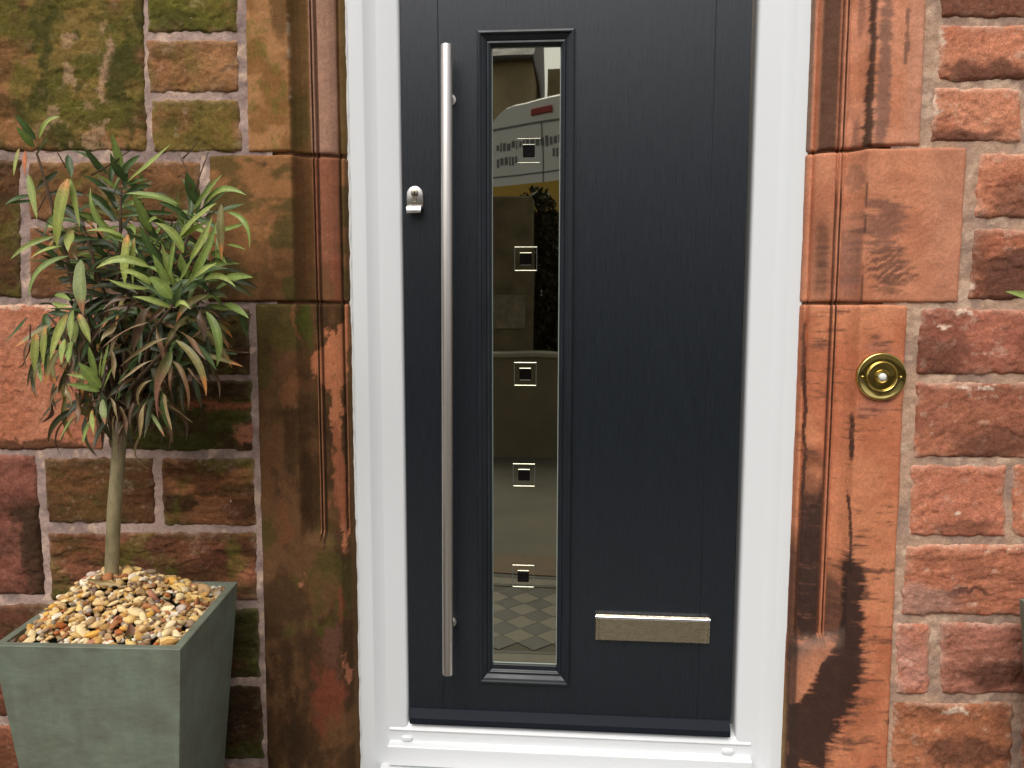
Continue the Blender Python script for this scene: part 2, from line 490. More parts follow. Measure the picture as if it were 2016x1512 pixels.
rock(WR, 1912, 449, 2420, 592, O2, srgb(140, 78, 54), 56, dark=.5, pale=.35, amp=.012, strata=.3, skew=(4, 0, 0, -10), extra=ex_R([(1990, 545, 90, 60, .9)], [(1912, 560, 16, 20)]))
rock(WR, 1806, 607, 2420, 738, srgb(180, 102, 74), srgb(152, 84, 62), 57, dark=.3, pale=.45, amp=.009, skew=(3, 0, 0, -2), extra=ex_R([(1850, 700, 70, 60, .6)], [(1885, 622, 30, 14), (1850, 640, 40, 12)]))
rock(WR, 1800, 752, 2420, 902, srgb(180, 106, 72), srgb(150, 84, 58), 58, pale=.5, amp=.007, skew=(2, 0, 0, -4), extra=ex_R([(1960, 870, 90, 40, .7)], [(1930, 768, 70, 10)]))
rock(WR, 1791, 914, 1982, 1057, srgb(202, 118, 80), srgb(188, 108, 76), 59, pale=.35, amp=.007, skew=(2, 0, -2, -3), extra=ex_R([(1900, 1035, 70, 16, .6)], [(1890, 1000, 24, 8)]))
rock(WR, 1992, 914, 2420, 1057, O1, O2, 60, pale=.5, amp=.007)
def ex_R10(c, x, y, X, Z, s):
    c = ex_R([(1880, 1162, 70, 7, 1.0), (1930, 1132, 50, 5, .8), (1830, 1190, 50, 20, .4)], [(1960, 1082, 60, 8)])(c, x, y, X, Z, s)
    return mixc(c, srgb(188, 140, 122), .5 * sstep(.3, .8, blob(x, y, 1810, 1180, 90, 34) + .5 * (fbm(X * 20, Z * 25, 955, 4) - .5)))
rock(WR, 1778, 1071, 2420, 1212, srgb(202, 120, 82), srgb(176, 100, 68), 61, pale=.5, amp=.008, strata=.5, skew=(4, 0, 0, -6), extra=ex_R10)
rock(WR, 1762, 1225, 1832, 1367, srgb(192, 126, 104), srgb(186, 108, 76), 62, pale=.7, amp=.004)
rock(WR, 1850, 1225, 2420, 1367, srgb(178, 108, 84), srgb(150, 88, 66), 63, pale=.4, amp=.008, strata=.5, extra=ex_R([(1960, 1325, 70, 30, .9)], []))
rock(WR, 1755, 1381, 1996, 1560, srgb(184, 108, 66), srgb(146, 84, 52), 64, pale=.45, amp=.007, skew=(2, 0, -6, -3), extra=ex_R([(1890, 1480, 110, 40, .8)], [(1878, 1392, 36, 14)]))
rock(WR, 2010, 1381, 2420, 1560, srgb(176, 106, 74), srgb(150, 86, 60), 65, pale=.4, amp=.007)
rock(WR, 1750, 1574, 2420, 1680, srgb(176, 106, 74), srgb(150, 86, 60), 66, pale=.4, amp=.007)

# ------------------------------------------------------------------ dressed door jambs with a moulded edge
PROF = [(-.5, -.006), (-.002, -.006), (.001, -.003), (.004, .004), (.009, .014), (.018, .026), (.028, .033), (.0345, .034), (.036, .0305), (.038, .0315), (.0385, .038), (.041, .0385), (.0415, .0325), (.0445, .033),
        (.046, .040), (.0495, .0405), (.0505, .036), (.054, .0335), (.066, .0345), (.078, .0395), (.087, .0475), (.0905, .054), (.0915, .061), (.0945, .0615), (.0955, .056), (.099, .057), (.112, .078), (.135, .112)]
PU = np.array([p[0] for p in PROF]); PY = np.array([p[1] for p in PROF])
QU = np.array([-.5, -.002, .004, .04, .085, .095, .112, .135]); QY = np.array([-.006, -.006, -.003, .008, .024, .040, .078, .112])

def jamb(parent, side, out_top, out_bot, y0, y1, colf, seed, stop=None, res=.0028, round_=.004):
    """side -1: the jamb on the planter side, +1: the bell side. out_*: pixel x of the outer edge at top and bottom"""
    xa = .617 if side < 0 else .613
    mid = 690 if side < 0 else 1600
    zt = px(mid, y0, .03)[2]; zb = px(mid, y1, .03)[2]
    ot = px(out_top, y0, 0)[0]; ob = px(out_bot, y1, 0)[0]
    nv = int((zt - zb) / .003) + 2
    fine = np.concatenate([np.linspace(PU[i], PU[i + 1], 4 if PU[i + 1] - PU[i] > .004 else 2, endpoint=False) for i in range(1, len(PU) - 1)] + [[PU[-1]]])
    V = np.linspace(0, 1, nv)
    rows = []
    for v in V:
        o = (ot + (ob - ot) * v) * side
        wd = o - xa
        flat = -np.linspace(wd, 0, int(max(wd, .02) / .004) + 2, endpoint=False)
        rows.append(flat)
    nf = max(len(r) for r in rows)
    Sg = np.array([np.concatenate([np.interp(np.linspace(0, 1, nf), np.linspace(0, 1, len(r)), r), fine]) for r in rows])
    Z = (zt + (zb - zt) * V)[:, None] + 0 * Sg
    X = side * (xa - Sg)
    a = np.interp(Sg, PU, PY); b = np.interp(Sg, QU, QY)
    if stop is not None:
        zs, ln = stop
        t = sstep(0, 1, (zs - Z - .25 * np.clip(Sg - .03, -.03, .05)) / ln)
        Y = a + (b - a) * t
    else:
        Y = a
    # worn arrises and tooling, rounded bed joints
    Y = Y + (fbm(X * 40, Z * 40, seed, 4) - .5) * .0022 + (fbm(X * 8, Z * 6, seed + 4, 3) - .5) * .003
    ez = np.minimum(zt - Z, Z - zb) + (fbm(X * 30, Z * 0 + 3, seed + 9, 3) - .5) * .003
    Y = Y + .012 * np.exp(-np.maximum(ez, 0) / .0016)
    eo = (-Sg.min(axis=1, keepdims=True)) + Sg + (fbm(X * 20, Z * 30, seed + 6, 3) - .5) * .004
    Y = Y + .012 * np.exp(-np.maximum(eo, 0) / .002) * (Sg < 0)
    P = np.stack([X, Y, Z], -1)
    gx, gy = toimg(P)
    gx = gx.reshape(X.shape); gy = gy.reshape(X.shape)
    c = colf(gx, gy, X, Z, Sg, seed)
    c = c * (.86 + .28 * fbm(X * 45, Z * 45, seed + 12, 4))[..., None]
    Bk = P[:, [0, -1]].copy(); Bk[..., 1] = .16
    joint(parent, side, zb, xa, max(-float(Sg.min()), .06) - .02)
    P = np.concatenate([Bk[:, :1], P, Bk[:, 1:]], 1); c = np.concatenate([c[:, :1], c, c[:, -1:]], 1)
    return grid_obj("jamb_stone", P, DRESSED, parent, mute(c, .15 if side > 0 else .09) * (np.array([1.03, 1.05, 1.03]) if side > 0 else np.array([.97, .91, .86])), flip=(side < 0))

JOINT = plain("joint_mortar", srgb(96, 66, 46), .95, .1, var=.3, vscale=60)
def joint(parent, side, z, xa, wd):
    pr = [(-wd, 0)] + list(zip(PU[1:], PY[1:]))
    poly = [(side * (xa - u), y + .0075) for u, y in pr] + [(side * (xa - PU[-1]), .15), (side * (xa + wd), .15)]
    MB().extrude_z(poly, z - .006, z + .006).build("bed_joint", JOINT, parent)

def base(X, c):
    return np.broadcast_to(c, X.shape + (3,)).copy()

def band(s, a, b, w=.002):
    return sstep(a - w, a + w, s) * (1 - sstep(b - w, b + w, s))

def col_J1(x, y, X, Z, s, sd_):
    x, y = x + 14 * 2 * (fbm(X * 26, Z * 16, 61, 6, .68) - .5), y + 24 * 2 * (fbm(X * 26, Z * 14, 67, 6, .68) - .5)
    n = fbm(X * 14, Z * 16, 501, 5, .6)
    c = mixc(base(X, srgb(172, 124, 78)), srgb(140, 98, 52), sstep(.4, .6, n))
    c = mixc(c, MOSS * .95, .45 * sstep(.50, .68, fbm(X * 34, Z * 26, 503, 6, .68)) * (s < -.005))
    c = mixc(c, srgb(112, 80, 44), .9 * sstep(.35, .6, blob(x, y, 560, -20, 34, 130) + .4 * (n - .5)))
    c = mixc(c, srgb(106, 80, 42), .85 * band(s, .002, .034, .003))
    c = mixc(c, DKMOSS * 1.2, .5 * band(s, 0, .03, .004) * sstep(.5, .62, fbm(X * 30, Z * 9, 505, 4)))
    c = mixc(c, srgb(172, 132, 112), .9 * band(s, .0345, .09, .003))
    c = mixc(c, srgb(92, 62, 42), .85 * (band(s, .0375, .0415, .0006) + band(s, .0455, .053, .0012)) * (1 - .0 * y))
    c = mixc(c, srgb(92, 70, 42), .8 * band(s, .0905, .098, .001))
    c = mixc(c, srgb(112, 92, 52), .8 * (s > .098))
    c = mixc(c, srgb(176, 154, 128), .7 * np.exp(-((s - .001) / .0025) ** 2) * sstep(.4, .55, fbm(X * 10, Z * 40, 507, 3)) * (y < 200))
    return c
def col_J2(x, y, X, Z, s, sd_):
    x, y = x + 16 * 2 * (fbm(X * 26, Z * 16, 61, 6, .68) - .5), y + 30 * 2 * (fbm(X * 26, Z * 14, 67, 6, .68) - .5)
    n = fbm(X * 14, Z * 11, 511, 6, .68)
    low = sstep(330, 600, y + 120 * (n - .5))
    c = mixc(base(X, srgb(156, 108, 64)), srgb(106, 74, 40), np.clip(.2 + .8 * low, 0, 1) * sstep(.3, .6, n))
    c = mixc(c, srgb(86, 60, 33), .6 * low * sstep(.3, .6, fbm(X * 30, Z * 8, 515, 5, .6)))
    c = mixc(c, DKMOSS, .7 * sstep(.5, .64, fbm(X * 9, Z * 16, 513, 5, .6) + .2 * blob(x, y, 440, 320, 70, 30)))
    c = mixc(c, srgb(98, 66, 36), .8 * band(s, .002, .034, .003))
    c = mixc(c, srgb(150, 92, 68), .85 * band(s, .036, .09, .003) * (1 - .55 * sstep(470, 600, y)))
    c = mixc(c, srgb(160, 88, 62), .5 * sstep(.4, .7, blob(x, y, 662, 560, 14, 90)))
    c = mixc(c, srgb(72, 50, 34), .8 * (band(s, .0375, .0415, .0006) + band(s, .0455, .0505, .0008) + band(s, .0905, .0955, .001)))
    c = mixc(c, srgb(90, 68, 44), .7 * (s > .1))
    c = mixc(c, UMBER, .8 * blob(x, y, 516, 326, 6, 7))
    return c
def col_J3(x, y, X, Z, s, sd_):
    x, y = x + 26 * 2 * (fbm(X * 26, Z * 16, 61, 6, .68) - .5), y + 60 * 2 * (fbm(X * 26, Z * 14, 67, 6, .68) - .5)
    n = fbm(X * 9, Z * 9, 521, 6, .66); n2 = .5 + 1.7 * (fbm(X * 34, Z * 13, 523, 6, .68) - .5)
    c = mixc(base(X, srgb(108, 76, 46)), srgb(76, 54, 31), sstep(.40, .60, n * .6 + .4 * fbm(X * 30, Z * 7, 527, 5, .6)))
    c = mixc(c, srgb(80, 74, 30), .75 * sstep(.48, .62, fbm(X * 11, Z * 8, 525, 5, .6)) * (y < 1230))
    c = mixc(c, srgb(132, 86, 52), .8 * sstep(.45, .75, blob(x, y, 572, 780, 26, 60) + blob(x, y, 584, 640, 7, 46) + .5 * (n2 - .5)))
    c = mixc(c, srgb(124, 76, 44), .6 * sstep(.5, .8, blob(x, y, 558, 1020, 16, 70) + .6 * (n2 - .5)))
    c = mixc(c, srgb(86, 92, 30), .8 * sstep(.4, .7, blob(x, y, 602, 640, 14, 46) + .4 * (n2 - .5)))
    # the stripe of bare orange stone down the roll moulding
    m_ = blob(x, y, 662, 690, 26, 66, 3) + blob(x, y, 682, 618, 10, 50, 3) + blob(x, y, 632, 712, 22, 26) + .9 * blob(x, y, 668, 850, 13, 150, 3) + .75 * blob(x, y, 674, 1020, 10, 100, 3) - .7 * blob(x, y, 655, 630, 18, 34, 3)
    c = mixc(c, srgb(196, 122, 80), sstep(.35, .62, m_ + .25 * (n2 - .5)))
    c = mixc(c, srgb(152, 88, 58), .8 * sstep(.4, .7, blob(x, y, 668, 950, 16, 120, 3) + .3 * (n2 - .5)))
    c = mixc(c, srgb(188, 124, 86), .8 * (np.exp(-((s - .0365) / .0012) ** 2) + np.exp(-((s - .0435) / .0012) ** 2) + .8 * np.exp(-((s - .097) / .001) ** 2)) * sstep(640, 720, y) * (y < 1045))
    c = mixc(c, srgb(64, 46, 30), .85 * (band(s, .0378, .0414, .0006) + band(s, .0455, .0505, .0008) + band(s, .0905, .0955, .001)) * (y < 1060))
    # spalled lower part
    c = mixc(c, srgb(128, 66, 44), .75 * sstep(.4, .75, blob(x, y, 645, 1370, 38, 90) + .8 * blob(x, y, 672, 1190, 12, 40) + .5 * (n - .5)))
    c = mixc(c, srgb(110, 72, 56), .7 * sstep(.4, .75, blob(x, y, 652, 1265, 34, 46) + .4 * (n2 - .5)))
    c = mixc(c, srgb(178, 112, 80), .85 * sstep(.45, .7, blob(x, y, 682, 1310, 7, 34) + blob(x, y, 674, 1062, 12, 22) + .8 * blob(x, y, 596, 1142, 13, 16) + .4 * (n2 - .5)))
    c = mixc(c, srgb(50, 36, 24), .6 * sstep(1200, 1300, y) * (1 - sstep(-.03, .03, s)) * sstep(.4, .6, n2))
    c = mixc(c, srgb(104, 76, 46), .75 * (s > .1))
    return c
JL = thing("door_surround", "mossy brown moulded sandstone jamb on the planter side of the white frame", "door surround", "moulded sandstone door jambs")
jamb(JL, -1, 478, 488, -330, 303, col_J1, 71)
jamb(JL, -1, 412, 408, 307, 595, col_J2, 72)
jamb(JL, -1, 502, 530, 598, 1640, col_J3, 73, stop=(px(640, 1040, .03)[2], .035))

def feather(X, Z, sd_):
    return 1.3 * (fbm(X * 22, Z * 150, sd_, 4, .6) - .5)
def col_K1(x, y, X, Z, s, sd_):
    x, y = x + 5 * 2 * (fbm(X * 26, Z * 16, 61, 6, .68) - .5), y + 16 * 2 * (fbm(X * 26, Z * 14, 67, 6, .68) - .5)
    n = fbm(X * 10, Z * 12, 541, 5)
    xs = x + (y - 150) * .055
    c = mixc(base(X, srgb(212, 134, 96)), srgb(196, 118, 78), sstep(.35, .6, n + .3 * sstep(-.02, -.12, s) * 0))
    c = mixc(c, srgb(204, 138, 108), .6 * sstep(1770, 1800, xs))
    f = feather(X, Z, 543); g = fbm(X * 40, Z * 4, 545, 3) - .5
    c = mixc(c, srgb(94, 62, 46), .95 * band(s, .054, .088, .004) * sstep(.1, .35, .7 + 1.2 * (n - .5)))
    c = mixc(c, srgb(120, 98, 84), .85 * (s > .1))
    c = mixc(c, srgb(150, 96, 74), .8 * band(s, .012, .034, .004) * sstep(.35, .55, .45 + g * 1.5))
    c = mixc(c, srgb(62, 45, 38), .9 * sstep(.25, .8, blob(xs, y, 1716, 150, 9 , 400, 2) + .9 * f + .3 * blob(xs, y, 1706, 240, 12, 90) + .25 * g))
    c = mixc(c, srgb(130, 90, 74), .8 * sstep(.25, .75, blob(xs, y, 1740, 130, 15, 190, 3) + .9 * f + .5 * g))
    c = mixc(c, srgb(124, 84, 66), .8 * sstep(.45, .65, blob(xs, y, 1782, 60, 5, 110, 2) + .9 * f))
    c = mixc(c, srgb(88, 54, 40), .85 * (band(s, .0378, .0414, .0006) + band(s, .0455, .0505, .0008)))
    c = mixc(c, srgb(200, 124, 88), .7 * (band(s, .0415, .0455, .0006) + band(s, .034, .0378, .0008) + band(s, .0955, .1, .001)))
    return c
def col_K2(x, y, X, Z, s, sd_):
    x, y = x + 10 * 2 * (fbm(X * 26, Z * 16, 61, 6, .68) - .5), y + 16 * 2 * (fbm(X * 26, Z * 14, 67, 6, .68) - .5)
    n = fbm(X * 10, Z * 12, 551, 5); f = feather(X, Z, 553)
    d = x * .55 + y; dg = np.sin(d / 2.3 + 5 * fbm(X * 14, Z * 14, 555, 3)) * sstep(.3, .6, fbm(X * 30, Z * 30, 558, 3))
    c = mixc(base(X, srgb(204, 126, 86)), srgb(190, 112, 74), sstep(.35, .62, n))
    c = mixc(c, srgb(196, 130, 98), .5 * sstep(1800, 1860, x))
    low = sstep(400, 470, y + 60 * (n - .5)) * (1 - .6 * sstep(560, 592, y))
    c = mixc(c, srgb(84, 58, 46), .9 * low * band(s, .057, .086, .010) * (.8 + .5 * f))
    c = mixc(c, srgb(132, 90, 76), .85 * low * band(s, .002, .034, .003) * (.85 + .5 * f))
    c = mixc(c, srgb(150, 98, 74), .6 * sstep(.4, .7, blob(x, y, 1685, 350, 26, 40) + .6 * f))
    c = mixc(c, srgb(126, 82, 66), .8 * sstep(.25, .7, blob(x, y, 1735, 440, 46, 50) + 1.0 * f) )
    c = mixc(c, srgb(110, 70, 54), .85 * sstep(.35, .7, blob(x, y, 1752, 530, 60, 60) * (.75 + .3 * dg) + .5 * f))
    c = mixc(c, srgb(170, 104, 74), .35 * (dg > .3) * (s < 0) * sstep(.3, .7, blob(x, y, 1790, 430, 80, 110)))
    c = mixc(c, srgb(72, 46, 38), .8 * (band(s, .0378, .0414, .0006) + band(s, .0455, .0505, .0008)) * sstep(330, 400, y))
    c = mixc(c, srgb(70, 46, 40), .8 * np.exp(-((s + .001) / .002) ** 2) * sstep(.35, .5, fbm(X * 5, Z * 30, 557, 3)))
    c = mixc(c, srgb(150, 104, 84), .7 * (s > .103))
    c = mixc(c, srgb(210, 128, 88), .8 * band(s, .0955, .1, .001))
    return c
def col_K3(x, y, X, Z, s, sd_):
    x, y = x + 9 * 2 * (fbm(X * 26, Z * 16, 61, 6, .68) - .5), y + 18 * 2 * (fbm(X * 26, Z * 14, 67, 6, .68) - .5)
    n = fbm(X * 8, Z * 8, 561, 5, .6); f = feather(X, Z, 563); n2 = fbm(X * 26, Z * 20, 565, 4)
    xs = x + (y - 1100) * .045
    c = mixc(base(X, srgb(206, 122, 76)), srgb(190, 104, 62), sstep(.35, .62, n))
    c = mixc(c, srgb(170, 92, 54), .6 * sstep(.4, .8, blob(x, y, 1690, 1400, 50, 70) + .5 * (n2 - .5)))
    c = mixc(c, srgb(214, 138, 96), .5 * sstep(640, 600, y))
    c = mixc(c, srgb(176, 106, 84), .55 * sstep(.3, .7, blob(x, y, 1722, 800, 40, 24) + blob(x, y, 1734, 690, 50, 20) + .5 * (n2 - .5)))
    # soot in the hollow of the moulding and running out below its stop
    up = sstep(860, 985, y + 120 * (n2 - .5))
    c = mixc(c, srgb(56, 40, 34), .97 * up * (y < 1260) * band(s, .0505, .092, .003))
    c = mixc(c, srgb(74, 50, 40), .9 * sstep(1080, 1180, y + 110 * (n2 - .5)) * (y < 1250) * band(s, -.002, .036, .003))
    c = mixc(c, srgb(78, 50, 40), .9 * sstep(.35, .6, .9 * blob(x, y, 1583, 860, 4, 260, 4) + .6 * (n2 - .5)))
    c = mixc(c, srgb(60, 42, 36), .9 * sstep(.3, .7, blob(x, y, 1676, 860, 5, 52, 4) + .5 * f))
    c = mixc(c, srgb(60, 42, 36), .9 * sstep(.4, .6, blob(x, y, 1672, 1050, 4, 90, 4) * .9 + .6 * f))
    bl = .9 * blob(x, y, 1560, 1400, 12, 160, 4) + blob(x, y, 1676, 1180, 25, 108, 3) + blob(x, y, 1656, 1325, 40, 74, 3) + blob(x, y, 1618, 1400, 52, 66, 3) + .95 * blob(x, y, 1590, 1480, 38, 70, 3)
    c = mixc(c, srgb(58, 39, 33), .97 * sstep(.22, .74, bl + 1.15 * f + .8 * (n2 - .5) + .35 * (fbm(X * 90, Z * 160, 569, 3) - .5)))
    c = mixc(c, srgb(80, 52, 40), .8 * sstep(.58, .68, .42 * blob(x, y, 1706, 1185, 22, 60) + .9 * f + .1))
    c = mixc(c, srgb(140, 84, 58), .55 * sstep(.12, .5, bl + 1.2 * f + .6 * (n2 - .5)) * (1 - sstep(.3, .6, bl)))
    gl = sstep(1236, 1262, y + .35 * (x - 1610)) * (1 - sstep(1262, 1345, y + .9 * (x - 1600)))
    c = mixc(c, srgb(122, 94, 80), .85 * gl * (s > 0) * (s < .1))
    wd = sstep(0, 8, (1655 - x) - (y - 1255) * .62) * sstep(1270, 1310, y + 30 * (n2 - .5) + .3 * (x - 1600)) * (s < .1) * (y < 1380)
    c = mixc(c, srgb(198, 122, 82), .9 * wd)
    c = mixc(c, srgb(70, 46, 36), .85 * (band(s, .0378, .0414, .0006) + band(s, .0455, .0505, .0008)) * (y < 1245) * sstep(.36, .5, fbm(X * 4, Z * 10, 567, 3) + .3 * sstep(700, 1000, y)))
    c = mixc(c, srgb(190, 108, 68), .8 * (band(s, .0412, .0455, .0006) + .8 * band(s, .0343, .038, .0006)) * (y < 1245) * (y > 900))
    c = mixc(c, srgb(150, 88, 60), .6 * (s > .1)); c = mixc(c, srgb(64, 46, 38), .8 * band(s, .0905, .108, .002) * sstep(1000, 1100, y))
    c = mixc(c, srgb(134, 104, 60), .8 * (s > .105) * sstep(1300, 1400, y))
    return c
JR = thing("door_surround", "orange moulded sandstone jamb with black soot streaks, carrying the brass bell", "door surround", "moulded sandstone door jambs")
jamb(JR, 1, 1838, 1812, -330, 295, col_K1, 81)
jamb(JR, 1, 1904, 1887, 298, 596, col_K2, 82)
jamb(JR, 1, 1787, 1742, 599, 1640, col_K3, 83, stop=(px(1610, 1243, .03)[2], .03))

# ------------------------------------------------------------------ white door frame
FL, FR = -.507, .515          # outer edges
DL, DR = -.392, .390          # opening
TOP, BOT = 2.03, -.098
DFR = thing("door_frame", "white plastic door frame and low sill around the dark grey door", "door frame")
def post(x_out, sgn):
    pr = [(0, .15), (0, .073), (.0025, .070), (.0335, .070), (.0365, .0712), (.040, .075), (.060, .0845), (.0635, .086), (.1085, .086), (.1125, .0885), (.115, .094), (.115, .15)]
    p = [(x_out + sgn * s_, y) for s_, y in pr]
    return MB().extrude_z(p, -.16, TOP).build("post", PVC, DFR, sharp=40)
post(FL, 1); post(FR, -1)
rp = [(.15, .0), (.0945, .0), (.091, -.002), (.083, -.0155), (.0835, -.0175), (.0862, -.019), (.0862, -.0445), (.0845, -.0462), (.066, -.0478), (.064, -.050), (.064, -.097), (.15, -.097)]
MB().extrude_x(rp, DL - .0465, DR + .0465).build("bottom_rail", PVC, DFR, sharp=40)
MB().extrude_x([(.15, 1.985), (.094, 1.985), (.086, 1.992), (.086, 2.02), (.070, 2.04), (.070, 2.075), (.15, 2.075)], FL, FR).build("head_rail", PVC, DFR, sharp=40)
MB().extrude_x([(.2, -.0995), (.012, -.1065), (.006, -.110), (.006, -.135), (.2, -.135)], -.458, .468).build("sill", PVC, DFR, sharp=40)
for cxp, cyp in ((801, 1454), (1433, 1480)):
    c = px(cxp, cyp, .083)
    b = MB(); n = 28
    for (k, d) in ((1, 0.004), (1, -.002), (.86, -.0055), (.5, -.007)):
        for i in range(n):
            a = 2 * math.pi * i / n
            ca, sa = math.cos(a), math.sin(a)
            ex = (abs(ca) ** .55) * (1 if ca > 0 else -1) * .0142; ez = (abs(sa) ** .75) * (1 if sa > 0 else -1) * .0068
            b.v.append((c[0] + ex * (.55 + .45 * k) if k < 1 else c[0] + ex, .0862 + d, c[2] + ez * k))
    for j in range(3):
        for i in range(n):
            b.f.append((j * n + i, j * n + (i + 1) % n, (j + 1) * n + (i + 1) % n, (j + 1) * n + i))
    b.f.append(tuple(3 * n + i for i in range(n)))
    b.build("drain_cap", PVC, DFR, sharp=60)
def sealant(x, sgn):
    b = MB(); pts = []; rad = []
    for i in range(121):
        z = BOT - .04 + (TOP - BOT + .04) * i / 120
        pts.append((x + sgn * .0015 * math.sin(i * 1.7) + random.uniform(-.0008, .0008), .0745 + random.uniform(-.001, .001), z))
        rad.append(.0046 + .0018 * float(vnoise(np.array(i * .31), np.array(x), 5)))
    b.tube(pts, rad, 8).build("sealant", CAULK, DFR, smooth=True)
sealant(FL - .003, 1); sealant(FR + .003, -1)

# ------------------------------------------------------------------ the door
M, t, b = mat("dark_grey_door_skin")
b.inputs["Roughness"].default_value = .30; b.inputs["Specular IOR Level"].default_value = .62; b.inputs["Coat Weight"].default_value = .16; b.inputs["Coat Roughness"].default_value = .24; b.inputs["Coat IOR"].default_value = 1.55
v = coords(t, (14, 14, .9))
nn = noise_node(t, 9, 6, .62, v)
v2 = coords(t, (60, 60, 1.3)); n2 = noise_node(t, 12, 4, .7, v2)
wv = N(t, "ShaderNodeTexWave", wave_type='RINGS', rings_direction='Z'); wv.inputs["Scale"].default_value = 5; wv.inputs["Distortion"].default_value = 6; wv.inputs["Detail"].default_value = 3; wv.inputs["Detail Scale"].default_value = 1.2
t.links.new(coords(t, (6, 6, .55)), wv.inputs["Vector"])
ad = N(t, "ShaderNodeMath", operation='ADD'); t.links.new(nn.outputs[0], ad.inputs[0]); t.links.new(n2.outputs[0], ad.inputs[1])
a2 = N(t, "ShaderNodeMath", operation='MULTIPLY_ADD'); t.links.new(wv.outputs["Fac"], a2.inputs[0]); a2.inputs[1].default_value = .22; t.links.new(ad.outputs[0], a2.inputs[2])
bump(t, b, a2.outputs[0], .24, .0010)
r = maprange(t, a2.outputs[0], .7, 1.6, .8, 1.2)
rgb = N(t, "ShaderNodeRGB"); rgb.outputs[0].default_value = (.0098, .0136, .0192, 1)
t.links.new(mul_color(t, rgb.outputs[0], r.outputs[0]), b.inputs["Base Color"])
r2 = maprange(t, n2.outputs[0], .3, .7, .24, .36); t.links.new(r2.outputs[0], b.inputs["Roughness"])
vo = N(t, "ShaderNodeTexVoronoi"); vo.inputs["Scale"].default_value = 22; t.links.new(coords(t), vo.inputs["Vector"])
sp = maprange(t, vo.outputs["Distance"], .030, .022, 0, 1)
vr = N(t, "ShaderNodeSeparateColor"); t.links.new(vo.outputs["Color"], vr.inputs[0])
gt = N(t, "ShaderNodeMath", operation='GREATER_THAN'); gt.inputs[1].default_value = .93; t.links.new(vr.outputs[0], gt.inputs[0])
ml = N(t, "ShaderNodeMath", operation='MULTIPLY'); t.links.new(sp.outputs[0], ml.inputs[0]); t.links.new(gt.outputs[0], ml.inputs[1])
mc = N(t, "ShaderNodeMix", data_type='RGBA'); t.links.new(ml.outputs[0], mc.inputs[0]); t.links.new(b.inputs["Base Color"].links[0].from_socket, mc.inputs[6]); mc.inputs[7].default_value = (.5, .48, .44, 1)
t.links.new(mc.outputs[2], b.inputs["Base Color"])
SKIN = M
TRIM = plain("dark_grey_trim", (.0135, .0165, .0215), .36, .45, var=.12, vscale=30, bstr=.15, bscale=120, aniso=(1, 1, .2))
STEEL = plain("brushed_steel", (.80, .75, .70), .38, .5, 1)
NICKEL = plain("satin_nickel", (.72, .68, .63), .27, .5, 1, var=.05, vscale=60)
DOOR = thing("front_door", "dark grey wood-grained front door with a tall narrow glass strip", "door")
YD = .093
HX0, HX1, HZ0, HZ1 = -.216, .003, .113, 1.637            # cassette opening
def slab():
    G = [-.305, .310]
    xs = [DL + .0025, G[0] - .0014, G[0], G[0] + .0014, HX0 + .012, HX1 - .012, G[1] - .0014, G[1], G[1] + .0014, DR - .0025]
    ys = [YD] * 10; ys[2] = ys[7] = YD + .0010
    zs = [.002, HZ0 + .012, HZ1 - .012, 1.983]
    v_ = []; f_ = []
    for z in zs:
        for x, y in zip(xs, ys): v_.append((x, y, z))
    n_ = len(xs)
    for j in range(3):
        for i in range(n_ - 1):
            if j == 1 and i == 4: continue
            f_.append((j * n_ + i, j * n_ + i + 1, (j + 1) * n_ + i + 1, (j + 1) * n_ + i))
    b0 = len(v_)
    # returns: sides, bottom, top and the hole
    ring = [0] + list(range(1, n_)) + [n_ * 2 - 1, n_ * 3 - 1, n_ * 4 - 1] + list(range(n_ * 4 - 2, n_ * 3 - 1, -1)) + [n_ * 2, n_]
    for k in ring: v_.append((v_[k][0], YD + .044, v_[k][2]))
    for k in range(len(ring)):
        a_, b_ = ring[k], ring[(k + 1) % len(ring)]
        f_.append((a_, b0 + k, b0 + (k + 1) % len(ring), b_))
    hole = [n_ + 4, n_ + 5, 2 * n_ + 5, 2 * n_ + 4]; b1 = len(v_)
    for k in hole: v_.append((v_[k][0], YD + .044, v_[k][2]))
    for k in range(4): f_.append((hole[k], hole[(k + 1) % 4], b1 + (k + 1) % 4, b1 + k))
    return mesh_from("door_panel", v_, f_, SKIN, DOOR)
slab()
MB().extrude_x([(YD, .040), (YD - .004, .0395), (.0765, .0225), (.0745, .0205), (.0745, .010), (.077, .008), (.077, .0045), (YD, .0045)], DL + .006, DR - .004).build("weather_bar", plain("matt_dark_bar", (.0125, .0150, .0215), .55, .10), DOOR, sharp=30)

def mitred(name, prof, x0, x1, z0, z1, m_, parent):
    v_ = []; f_ = []
    n_ = len(prof)
    for cx_, cz_, sx, sz in ((x0, z0, 1, 1), (x1, z0, -1, 1), (x1, z1, -1, -1), (x0, z1, 1, -1)):
        for o_, y_ in prof: v_.append((cx_ + sx * o_, y_, cz_ + sz * o_))
    for k in range(4):
        for i in range(n_ - 1):
            a_ = k * n_ + i; b_ = ((k + 1) % 4) * n_ + i
            f_.append((a_, b_, b_ + 1, a_ + 1))
    o = mesh_from(name, v_, f_, m_, parent)
    fix_normals(o.data)
    return o
CASS = mitred("glazing_frame", [(0, YD + .001), (0, .0855), (.0015, .0835), (.0055, .0820), (.0085, .0835), (.0095, .0865), (.012, .0875), (.019, .0925), (.0215, .0955), (.0215, .0935), (.0255, .0928), (.0275, .0945), (.0275, .0965), (.0305, .0985), (.0315, .1095)], HX0, HX1, HZ0, HZ1, TRIM, DOOR)
GASK = plain("pale_glazing_gasket", (.33, .37, .33), .35, .5)
